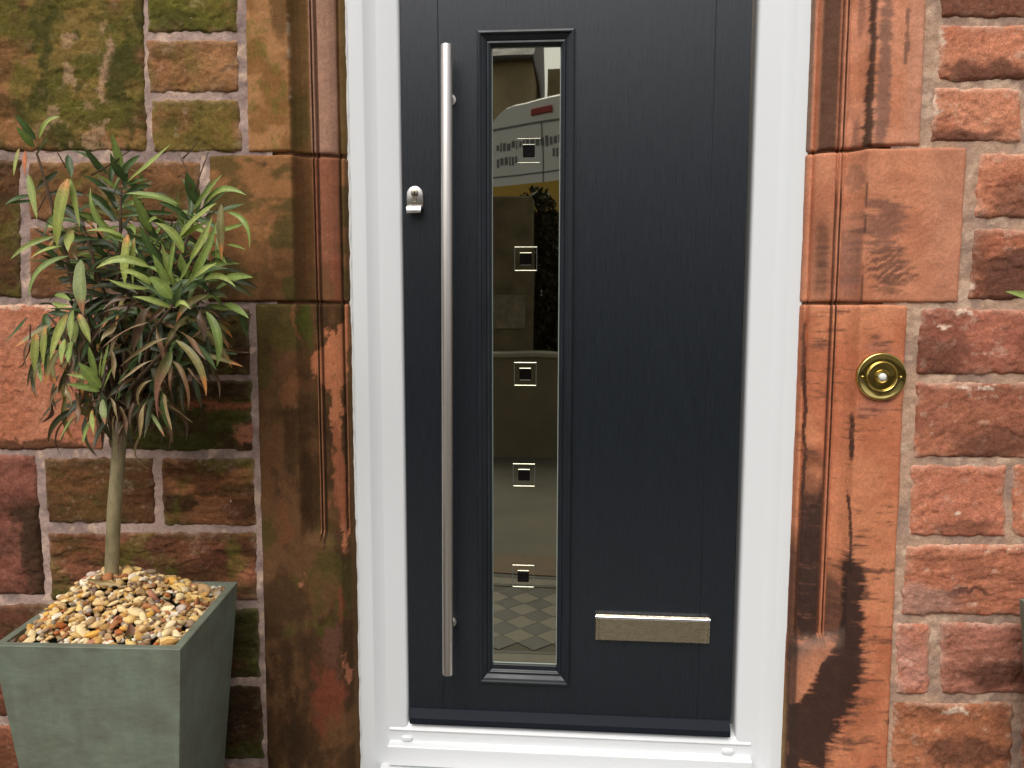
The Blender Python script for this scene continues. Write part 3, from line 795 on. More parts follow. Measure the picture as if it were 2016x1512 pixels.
GX0, GX1, GZ0, GZ1 = HX0 + .0315, HX1 - .0315, HZ0 + .0315 + .011, HZ1 - .0315
mitred("glazing_gasket", [(-.001, .1095), (.0, .1062), (.0016, .1062), (.0018, .1095)], GX0, GX1, GZ0, GZ1, GASK, CASS)
MB().box(HX0 + .031, HX1 - .031, .098, .1098, HZ0 + .0312, GZ0 - .0003, .0008).build("glazing_bead", TRIM, CASS)
M, t, b = mat("coated_olive_glass")
t.nodes.remove(b)
out = t.nodes["Material Output"]
gl = N(t, "ShaderNodeBsdfGlossy"); gl.inputs["Color"].default_value = (.95, .93, .76, 1); gl.inputs["Roughness"].default_value = .012
tr = N(t, "ShaderNodeBsdfTransparent"); tr.inputs["Color"].default_value = (.40, .36, .22, 1)
mx = N(t, "ShaderNodeMixShader"); mx.inputs[0].default_value = .46
nz = noise_node(t, 3.5, 2, .5, coords(t)); bp = N(t, "ShaderNodeBump"); bp.inputs["Strength"].default_value = .12; bp.inputs["Distance"].default_value = .004
t.links.new(nz.outputs[0], bp.inputs["Height"]); t.links.new(bp.outputs[0], gl.inputs["Normal"])
t.links.new(tr.outputs[0], mx.inputs[1]); t.links.new(gl.outputs[0], mx.inputs[2]); t.links.new(mx.outputs[0], out.inputs["Surface"])
GLASS = M
MB().box(GX0 - .002, GX1 + .002, .1085, .1125, GZ0 - .002, GZ1 + .002).build("glass_pane", GLASS, DOOR)
BEVEL = plain("clear_bevel_glass", (.10, .11, .10), .04, 1.0, coat=.5)
BEVL = plain("polished_bevel_edge", (.72, .72, .68), .10, .5, 1)
DARKG = plain("dark_centre_glass", (.004, .003, .003), .06, .35)
for k, yy in enumerate((297, 510, 737, 936, 1135)):
    c = px((1041, 1035, 1034, 1031.5, 1030)[k], yy, .106)
    hw, hh, e = .0262, .0268, .0030
    b = MB()
    for z_ in (c[2] + hh, c[2] - hh):
        b.extrude_x([(.1084, z_ - e / 2), (.1062, z_ - e * .18), (.1062, z_ + e * .18), (.1084, z_ + e / 2)], c[0] - hw, c[0] + hw)
    rg = b.build("bevelled_square", BEVL, DOOR)
    b = MB()
    for x_ in (c[0] + hw - .0007, c[0] - hw + .0007):
        b.box(x_ - .0006, x_ + .0006, .1068, .1084, c[2] - hh + .0012, c[2] + hh - .0012)
    b.build("bevel_side", BEVEL, rg)
    MB().box(c[0] - .0136, c[0] + .0136, .1060, .1083, c[2] - .0140, c[2] + .0125, .0012).build("dark_square", DARKG, rg)
    MB().extrude_x([(.1081, c[2] + .0128), (.1058, c[2] + .0131), (.1058, c[2] + .0140), (.1081, c[2] + .0150)], c[0] - .0134, c[0] + .0134).build("bevel_top", BEVL, rg)

# long pull handle
hb, ht = np.array(px(881.5, 1327, .035)), np.array(px(879, 88, .035))
HAND = MB().tube([hb, hb + (ht - hb) * .002, hb + (ht - hb) * .998, ht], [.0122, .0128, .0128, .0122], 40).build("pull_handle", STEEL, DOOR, sharp=40)
for fr in (.073, .928):
    p = hb + (ht - hb) * fr
    MB().tube([(p[0], .036, p[2]), (p[0], .092, p[2])], .0078, 20).build("standoff", STEEL, HAND, sharp=40)
    MB().tube([(p[0], .0905, p[2]), (p[0], .0932, p[2])], .0125, 24).build("rose", STEEL, HAND, sharp=40)

# cylinder pull
c = px(817.5, 392, .088)
def keyplate():
    v_ = []; R_ = .0192
    out_ = [(-R_, -.022), (R_, -.022)] + [(R_ * math.cos(a), .0085 + R_ * math.sin(a)) for a in np.linspace(0, math.pi, 25)]
    b = MB(); n = len(out_)
    for k, (sc, y_) in enumerate(((1, YD), (1, .0855), (.95, .0835), (.90, .0828))):
        for x_, z_ in out_: b.v.append((c[0] + x_ * sc, y_, c[2] + .004 + (z_ - .002) * sc))
    for j in range(3):
        for i in range(n): b.f.append((j * n + i, j * n + (i + 1) % n, (j + 1) * n + (i + 1) % n, (j + 1) * n + i))
    b.f.append(tuple(3 * n + i for i in range(n)))
    return b.build("lock_plate", NICKEL, DOOR, sharp=40)
LP = keyplate()
MB().extrude_x([(YD, c[2] - .014), (.083, c[2] - .013), (.076, c[2] - .0165), (.068, c[2] - .0185), (.0665, c[2] - .021), (.0665, c[2] - .031), (.069, c[2] - .033), (.0725, c[2] - .031), (.074, c[2] - .024), (.084, c[2] - .021), (YD, c[2] - .021)], c[0] - .0165, c[0] + .0165).build("pull_lip", NICKEL, LP, sharp=50)
b = MB().lathe([(.0088, -.001), (.0088, .0024), (.0078, .003), (.0001, .003)], (c[0], .0828, c[2] + .0135), 28)
b.box(c[0] - .0046, c[0] + .0046, .0802, .0835, c[2] - .0065, c[2] + .0085, .0008)
CYL = b.build("lock_cylinder", plain("lock_brass", (.42, .37, .28), .3, .5, 1), LP, sharp=40)
MB().box(c[0] - .0009, c[0] + .0009, .0792, .0803, c[2] + .009, c[2] + .0185).build("keyhole", plain("keyhole_black", (.006, .006, .006), .6), CYL)

# letter plate
a0, a1 = px(1172, 1209, .086), px(1398, 1218, .086)
z1_, z0_ = (a0[2] + a1[2]) / 2, px(1285, 1264, .086)[2]
x0_, x1_ = a0[0], a1[0]
MIRR = plain("path_tinted_steel", (.68, .59, .43), .27, .5, 1, var=.07, vscale=160, bstr=.5, bscale=170, bdist=.002, aniso=(.3, 1, 1))  # gold tint and speckle of the mirrored path put into the metal colour
CHROME = plain("bright_chrome", (.86, .86, .86), .05, .5, 1)
LPL = MB().box(x0_, x1_, .0855, YD + .0005, z0_, z1_, .0018).build("letter_plate", MIRR, DOOR)
MB().box(x0_ + .0085, x1_ - .0085, .0822, .0856, z0_ + .0022, z1_ - .0080, .0012).build("flap", MIRR, LPL)
MB().tube([(x0_ + .006, .0805, z1_ - .0035), (x1_ - .006, .0805, z1_ - .0035)], .0042, 20).build("hinge_bar", CHROME, LPL, sharp=40)
for x_ in (x0_ + .0022, x1_ - .0022):
    MB().tube([(x_ - .0022, .082, z1_ - .0035), (x_ + .0022, .082, z1_ - .0035)], .0040, 16).build("hinge_end", CHROME, LPL, sharp=40)

# ------------------------------------------------------------------ the hall behind the glass
MB().box(-.8, .8, .5, 3.2, 0.0, 2.5).build("hallway", plain("dim_hall_plaster", (.22, .18, .12), .9), None, kind="structure")

# ------------------------------------------------------------------ bell
BRASS = plain("polished_brass", (.66, .50, .17), .13, .5, 1, var=.12, vscale=55, bstr=.04, bscale=160)
BELL = thing("door_bell", "round polished brass bell push with a white button on the orange jamb", "door bell")
c = px(1733.5, 741, -.006)
b = MB().lathe([(.0515, -.006), (.0518, .004), (.0500, .0075), (.0475, .0082), (.0450, .0066), (.0330, .0068), (.0322, .0098), (.0306, .0108), (.0290, .0098), (.0278, .0062), (.0150, .0066), (.0140, .0098), (.0115, .0125), (.0088, .0118), (.0086, .006)], (c[0], -.0075, c[2]), 96)
b.build("brass_rose", BRASS, BELL, sharp=50)
MB().lathe([(.0082, .006), (.0082, .012), (.0070, .0148), (.0044, .0164), (.0001, .0170)], (c[0], -.0075, c[2]), 40).build("push_button", plain("white_porcelain", (.80, .79, .76), .18, .5), BELL, sharp=60)
for sx in (-1, 1):
    MB().lathe([(.0030, .005), (.0030, .0078), (.0020, .0088), (.0001, .009)], (c[0] + sx * .0395, -.0075, c[2] - .001), 18).build("screw", BRASS, BELL, sharp=60)

# ------------------------------------------------------------------ planters
GROUND = -.16
M, t, b = mat("slate_green_planter")
b.inputs["Specular IOR Level"].default_value = .3
n1 = noise_node(t, 9, 6, .6, coords(t, (1, 1, 1.6))); n2 = noise_node(t, 60, 5, .65, coords(t, (1, 1, 2.2))); n3 = noise_node(t, 30, 4, .6, coords(t, (1.2, 1.2, .08)))
cr = N(t, "ShaderNodeValToRGB")
cr.color_ramp.elements[0].position = .36; cr.color_ramp.elements[0].color = (*srgb(100, 102, 88), 1)
cr.color_ramp.elements[1].position = .64; cr.color_ramp.elements[1].color = (*srgb(112, 121, 105), 1)
t.links.new(n1.outputs[0], cr.inputs[0])
k1 = maprange(t, n2.outputs[0], .3, .7, .98, 1.18); k2 = maprange(t, n3.outputs[0], .35, .65, .95, 1.08)
mu = N(t, "ShaderNodeMath", operation='MULTIPLY'); t.links.new(k1.outputs[0], mu.inputs[0]); t.links.new(k2.outputs[0], mu.inputs[1])
t.links.new(mul_color(t, cr.outputs[0], mu.outputs[0]), b.inputs["Base Color"])
rr = maprange(t, n2.outputs[0], .3, .7, .5, .7); t.links.new(rr.outputs[0], b.inputs["Roughness"])
bump(t, b, n2.outputs[0], .3, .0012)
SLATE = M
SOIL = plain("dark_soil", (.018, .013, .009), .95, .2, var=.3, vscale=60, bstr=1, bscale=80, bdist=.006)
TAPER = .085
def planter(BR, FRc, FLc, BL, ztop, label):
    cen = np.mean([BR, FRc, FLc, BL], 0)
    root = thing("planter", label, "planter", "slate green square planters", (float(cen[0]), float(cen[1]), GROUND))
    top = [np.array(p, float) - cen for p in (BR, FRc, FLc, BL)]
    dz = ztop - GROUND
    h = np.linalg.norm(top[0] - top[1]) / 2
    botc = [p * (1 - TAPER * dz / h) for p in top]
    th = .016
    topi = [p * (1 - th / h) for p in top]; boti = [p * (1 - TAPER * .12 / h - th / h) for p in top]
    for k in range(4):
        a_, b_ = k, (k + 1) % 4
        quad = []
        e = .0012
        def V(p, z): return (float(p[0]), float(p[1]), float(z))
        # outer board with a fine chamfer at the top edge and thickness to the inner face
        oa, ob, ia, ib = top[a_], top[b_], topi[a_], topi[b_]
        v_ = [V(botc[a_], 0), V(botc[b_], 0), V(ob * (1 - TAPER * .0 / h), dz - e), V(oa, dz - e), V(oa * (1 - e / h), dz), V(ob * (1 - e / h), dz), V(ia, dz), V(ib, dz), V(boti[a_], dz - .12), V(boti[b_], dz - .12)]
        f_ = [(0, 1, 2, 3), (3, 2, 5, 4), (4, 5, 7, 6), (6, 7, 9, 8)]
        o = mesh_from("side_panel", v_, f_, SLATE, root)
        fix_normals(o.data)
    v_ = [(float(p[0]), float(p[1]), dz - .075) for p in [q * (1 - .020 / h) for q in top]]
    mesh_from("soil", v_, [(0, 1, 2, 3)], SOIL, root)
    return root, cen
ZT = .3996
P1, CEN = planter((-.752, -.052), (-.711, -.406), (-1.068, -.418), (-1.104, -.062), ZT, "square tapering grey-green planter holding gravel and the full leafy tree")
xr = px(2004, 1178, -.05)[0]
P2, CEN2 = planter((xr + .357, -.055), (xr + .362, -.412), (xr + .005, -.412), (xr, -.055), px(2004, 1178, -.055)[2], "grey-green planter cut off by the photo edge, beside the orange wall")

# ------------------------------------------------------------------ gravel
M, t, b = mat("flint_pebble")
oi = N(t, "ShaderNodeObjectInfo")
n1 = noise_node(t, 110, 5, .65, coords(t))
r = maprange(t, n1.outputs[0], .32, .68, .72, 1.22)
t.links.new(mul_color(t, oi.outputs["Color"], r.outputs[0]), b.inputs["Base Color"])
b.inputs["Roughness"].default_value = .7; b.inputs["Specular IOR Level"].default_value = .25
bump(t, b, n1.outputs[0], .35, .0012)
PEB = M
PC = [(226, 188, 118)] * 6 + [(236, 208, 154)] * 6 + [(240, 216, 170)] * 3 + [(196, 150, 84)] * 4 + [(184, 148, 104)] * 4 + [(168, 112, 70)] * 2 + [(186, 108, 56)] * 2 + [(236, 222, 196)] * 3 + [(150, 126, 100)] * 3 + [(224, 170, 78)] * 2 + [(122, 98, 86)] + [(196, 176, 160)] + [(178, 120, 92)] + [(160, 146, 122)] + [(220, 184, 128)] * 6
def pebble_mesh(i, sub):
    bm = bmesh.new(); bmesh.ops.create_icosphere(bm, subdivisions=sub, radius=1)
    rs = np.random.default_rng(100 + i)
    pl = rs.normal(size=(7, 3)); pl /= np.linalg.norm(pl, axis=1)[:, None]
    cut = rs.uniform(.45, .85, 7)
    sc = np.array([1, rs.uniform(.6, .95), rs.uniform(.45, .75)])
    for v_ in bm.verts:
        p = np.array(v_.co)
        if i % 5 != 0:
            for q, c_ in zip(pl, cut):
                d = p @ q
                if d > c_: p = p - q * (d - c_) * .9
        p = p * (1 + .10 * math.sin(3 * p[0] + i) * math.cos(2.5 * p[1] + i * 2))
        v_.co = p * sc
    me = bpy.data.meshes.new("pebble"); bm.to_mesh(me); bm.free()
    me.materials.append(PEB)
    me.polygons.foreach_set("use_smooth", [True] * len(me.polygons))
    if i % 5: me.set_sharp_from_angle(angle=math.radians(38))
    return me
PM = [pebble_mesh(i, 2) for i in range(14)]
GR = thing("gravel_bed", "honey and cream flint pebbles heaped round the trunk in the planter", "gravel", None, (float(CEN[0]), float(CEN[1]), ZT))
def inq(u, v_):
    A_, B_, C_, D_ = [np.array(p) for p in ((-1.104, -.062), (-.752, -.052), (-.711, -.406), (-1.068, -.418))]
    return A_ * (1 - u) * (1 - v_) + B_ * u * (1 - v_) + C_ * u * v_ + D_ * (1 - u) * v_
TB = np.array([-.955, -.195])
def mound(p, u, v_):
    d = np.hypot(p[0] - TB[0], (p[1] - TB[1]))
    e = min(u, 1 - u, v_ * .9, 1 - v_) 
    return ZT - .016 + .058 * math.exp(-(d / .125) ** 2) + .022 * sstep(0, .25, e)
spots = []
nn_ = 18
for i in range(nn_):
    for j in range(nn_):
        u = .055 + .89 * (i + .5 + random.uniform(-.42, .42)) / nn_; v_ = .055 + .89 * (j + .5 + random.uniform(-.42, .42)) / nn_
        p = inq(u, v_)
        if np.hypot(*(p - TB)) < .018: continue
        spots.append((p[0], p[1], mound(p, u, v_)))
random.shuffle(spots)
for k, (x_, y_, z_) in enumerate(spots[:300]):
    o = bpy.data.objects.new("pebble", PM[k % 14])
    r_ = random.choice([.0085, .0098, .0112, .0128, .0150]) * random.uniform(.9, 1.12)
    o.scale = (r_ * random.uniform(.95, 1.2), r_ * random.uniform(.8, 1.0), r_ * random.uniform(.65, .9))
    o.rotation_euler = (random.gauss(0, .45), random.gauss(0, .45), random.uniform(0, 6.28))
    o.location = (x_ - CEN[0], y_ - CEN[1], z_ - ZT + random.uniform(-.003, .005))
    cc = srgb(*random.choice(PC)) * random.uniform(.9, 1.16)
    o.color = (*cc, 1)
    link(o, GR)
# the layer under them, joined
def under(parent, quad, n, cen, zf, seed):
    rs = np.random.default_rng(seed)
    bm = bmesh.new(); bmesh.ops.create_icosphere(bm, subdivisions=1, radius=1)
    bv = np.array([v_.co[:] for v_ in bm.verts]); bf = [[v_.index for v_ in f.verts] for f in bm.faces]; bm.free()
    V_ = []; F_ = []; T_ = []
    for k in range(n):
        u, v_ = rs.uniform(.05, .95, 2); p = quad(u, v_)
        R_ = Matrix.Rotation(rs.uniform(0, 6.28), 3, 'Z') @ Matrix.Rotation(rs.normal() * .5, 3, 'X')
        q = (bv * np.array([1, rs.uniform(.6, 1), rs.uniform(.5, .8)]) * (1 + rs.normal(size=(len(bv), 1)) * .1) * rs.uniform(.0055, .0095)) @ np.array(R_)
        q += np.array([p[0] - cen[0], p[1] - cen[1], zf(p, u, v_) - ZT - rs.uniform(.006, .014)])
        F_ += [[i + len(V_) for i in f] for f in bf]; V_ += q.tolist()
        T_ += [srgb(*random.choice(PC)) * rs.uniform(.6, 1)] * len(bv)
    return mesh_from("small_pebbles", V_, F_, tint_mat("small_flint", .6, .3, .2, 200, .2, .001), parent, True, np.array(T_), kind="stuff")
under(GR, inq, 1500, CEN, lambda p, u, v_: mound(p, u, v_) + .006, 5)
GR2 = thing("gravel_bed", "pebbles filling the planter that is cut off by the photo edge", "gravel", None, (float(CEN2[0]), float(CEN2[1]), ZT))
under(GR2, lambda u, v_: np.array([xr + .357 * u, -.055 - .357 * v_]), 260, CEN2, lambda p, u, v_: ZT + .002, 6)

# ------------------------------------------------------------------ leaves and trees
M, t, b = mat("leaf")
at = N(t, "ShaderNodeAttribute", attribute_name="tint")
n1 = noise_node(t, 140, 4, .6, coords(t)); r = maprange(t, n1.outputs[0], .3, .7, .8, 1.18)
cs_ = mul_color(t, at.outputs["Color"], r.outputs[0])
t.links.new(cs_, b.inputs["Base Color"])
b.inputs["Roughness"].default_value = .42; b.inputs["Specular IOR Level"].default_value = .45
tl = N(t, "ShaderNodeBsdfTranslucent"); t.links.new(cs_, tl.inputs["Color"])
mx = N(t, "ShaderNodeMixShader"); mx.inputs[0].default_value = .22
t.links.new(b.outputs[0], mx.inputs[1]); t.links.new(tl.outputs[0], mx.inputs[2]); t.links.new(mx.outputs[0], t.nodes["Material Output"].inputs["Surface"])
bump(t, b, n1.outputs[0], .25, .001)
LEAF = M
LC = {  # base, middle, tip
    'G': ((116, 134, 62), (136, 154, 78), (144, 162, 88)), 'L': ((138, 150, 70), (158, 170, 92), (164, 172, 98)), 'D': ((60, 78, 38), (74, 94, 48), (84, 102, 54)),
    'Y': ((176, 150, 84), (166, 172, 92), (164, 172, 90)), 'O': ((206, 148, 84), (150, 156, 74), (136, 144, 64)), 'B': ((118, 100, 62), (128, 94, 64), (112, 84, 60)),
    'T': ((146, 128, 84), (158, 136, 94), (168, 144, 104)), 'P': ((92, 76, 52), (106, 80, 60), (92, 72, 56)), 'N': ((96, 110, 56), (126, 116, 66), (188, 124, 66)),
    'M': ((100, 120, 60), (132, 92, 70), (128, 82, 66)), 'R': ((136, 150, 88), (150, 160, 104), (168, 118, 84)), 'K': ((50, 60, 32), (64, 70, 40), (84, 72, 48)), 'U': ((190, 110, 60), (196, 112, 60), (176, 96, 56))}
def leaf(parent, B, T, W, kind, sag=0.0, side=0.0, roll=0.0, droop=0.0, name="leaf", org=(0, 0, 0), bag=None):
    """one lance-shaped leaf from B to T; sag bows it up (+) or down (-), as a share of its length; W is its full width"""
    B = np.array(B, float); T = np.array(T, float)
    d = T - B; L = np.linalg.norm(d); d /= L
    up = np.array([0, 0, 1.0]) - d * d[2]; nu_ = np.linalg.norm(up)
    up = up / nu_ if nu_ > .2 else np.array([0, -1.0, 0]) - d * -d[1]
    up /= np.linalg.norm(up)
    lat = np.cross(d, up)
    C_ = (B + T) / 2 + up * sag * L * 2 + lat * side * L * 2 + np.array([0, -1, 0]) * abs(sag) * .25 * L
    n_ = 11
    ts = np.linspace(0, 1, n_)
    pts = [(1 - s) ** 2 * B + 2 * s * (1 - s) * C_ + s * s * T for s in ts]
    tan = [2 * (1 - s) * (C_ - B) + 2 * s * (T - C_) for s in ts]
    wob = random.uniform(0, 6)
    v_ = []; tn = []
    view = np.array([.05, -.9, .45])
    c0, c1, c2 = [srgb(*k) for k in LC[kind]]
    jit = random.uniform(.85, 1.15)
    dry = kind in 'BTPM'
    for s, p, tg in zip(ts, pts, tan):
        tg = tg / np.linalg.norm(tg)
        nrm = view - tg * (view @ tg)
        if np.linalg.norm(nrm) < .15: nrm = up
        nrm /= np.linalg.norm(nrm)
        rl = roll + (dry * .9 * math.sin(4 * s + wob))
        sd_ = np.cross(tg, nrm)
        sd2 = sd_ * math.cos(rl) + nrm * math.sin(rl); nr2 = np.cross(sd2, tg)
        w_ = W / 2 * max(.04, (math.sin(math.pi * min(.06 + s * .94, 1) ** .85) ** .8))
        if s == 0: w_ = W * .06
        fold = (.42 if not dry else .75)
        rip = .12 * math.sin(9 * s + wob) * w_
        cc = (c0 * (1 - s * 2) + c1 * s * 2) if s < .5 else (c1 * (2 - 2 * s) + c2 * (2 * s - 1))
        if kind in 'ORYN':
            cc = c0 + (c1 - c0) * sstep(.12, .24, s) if kind in 'OY' else c1 + (c2 - c1) * sstep(.68, .80, s)
        for q in (-1, -.52, 0, .52, 1):
            v_.append(p + sd2 * w_ * q + nr2 * (fold * w_ * abs(q) * .8 + rip * q))
            k = 1.0 if q else (1.28 if not dry else 1.1)
            tn.append(np.clip(cc * jit * k * (1.0 + .05 * q), 0, 1))
    f_ = []
    for i in range(n_ - 1):
        for j in range(4): f_.append((i * 5 + j, i * 5 + j + 1, (i + 1) * 5 + j + 1, (i + 1) * 5 + j))
    if bag is not None:
        o_ = len(bag[0])
        bag[0] += list(np.array(v_) - np.array(org)); bag[1] += [tuple(i + o_ for i in f) for f in f_]; bag[2] += tn
        return None
    return mesh_from(name, np.array(v_) - np.array(org), f_, LEAF, parent, True, np.array(tn))

BARK = plain("smooth_bark", srgb(140, 128, 96), .85, .15, var=.42, vscale=38, bstr=.9, bscale=120, bdist=.0015, aniso=(1, 1, .35))
TWIG = plain("dark_twig", srgb(84, 66, 50), .8, .2, var=.3, vscale=60, bstr=.4, bscale=120)
TY = -.2
tb = px(221, 1150, TY); tt = px(236, 850, TY)
TREE = thing("potted_tree", "leafy lollipop tree with fresh green and shrivelled brown leaves in the gravel planter", "tree", None, tuple(float(q) for q in tb))
ORG = tb
def tree_pts(L_): return [tuple(np.array(p) - ORG) for p in L_]
mid = (tb + tt) / 2 + np.array([-.004, 0, 0])
MB().tube(tree_pts([tb - [0, 0, .08], tb, tb * .75 + mid * .25 + [-.002, 0, 0], mid, mid * .5 + tt * .5 + [.001, 0, 0], tt, tt + [.003, 0, .03]]), [.0150, .0146, .0140, .0138, .0136, .0142, .012], 18).build("trunk", BARK, TREE, smooth=True)
def P3(x, y, Y): return np.array(px(x, y, Y))
fork = np.array(tt) + [.002, 0, .02]
ROS = [  # growing tips: pixel, depth
    (72, 300, -.25), (238, 372, -.22), (340, 600, -.33), (385, 425, -.25), (318, 480, -.24), (160, 430, -.22), (128, 520, -.28), (420, 560, -.22), (202, 768, -.30), (346, 660, -.31),
    (150, 640, -.29), (300, 740, -.22), (95, 620, -.26), (250, 560, -.22), (400, 640, -.20), (245, 690, -.28)]
for k, (x, y, Y) in enumerate(ROS):
    e = P3(x, y, Y)
    m1 = fork + (e - fork) * .35 + np.array([random.uniform(-.02, .02), random.uniform(-.02, .02), .015])
    m2 = fork + (e - fork) * .72 + np.array([random.uniform(-.015, .015), random.uniform(-.01, .01), .012])
    MB().tube(tree_pts([fork, m1, m2, e]), [.0062, .0046, .0034, .0022], 8).build("branch", TWIG, TREE, smooth=True)
for pts in ([(375, 372), (372, 345), (360, 318), (352, 302)], [(384, 378), (392, 350), (402, 322), (410, 300)], [(360, 312), (376, 296), (388, 280)], [(372, 352), (356, 345), (350, 350)], [(180, 345), (215, 325), (250, 300), (262, 294)], [(130, 330), (112, 298), (90, 300)], [(90, 385), (70, 425), (105, 445)], [(60, 640), (58, 690), (44, 720), (36, 724)], [(440, 400), (425, 415), (400, 428)]):
    MB().tube(tree_pts([P3(a_, b_, -.26 + .01 * i) for i, (a_, b_) in enumerate(pts)]), np.linspace(.0016, .0008, len(pts)).tolist(), 6).build("twig", TWIG, TREE, smooth=True)

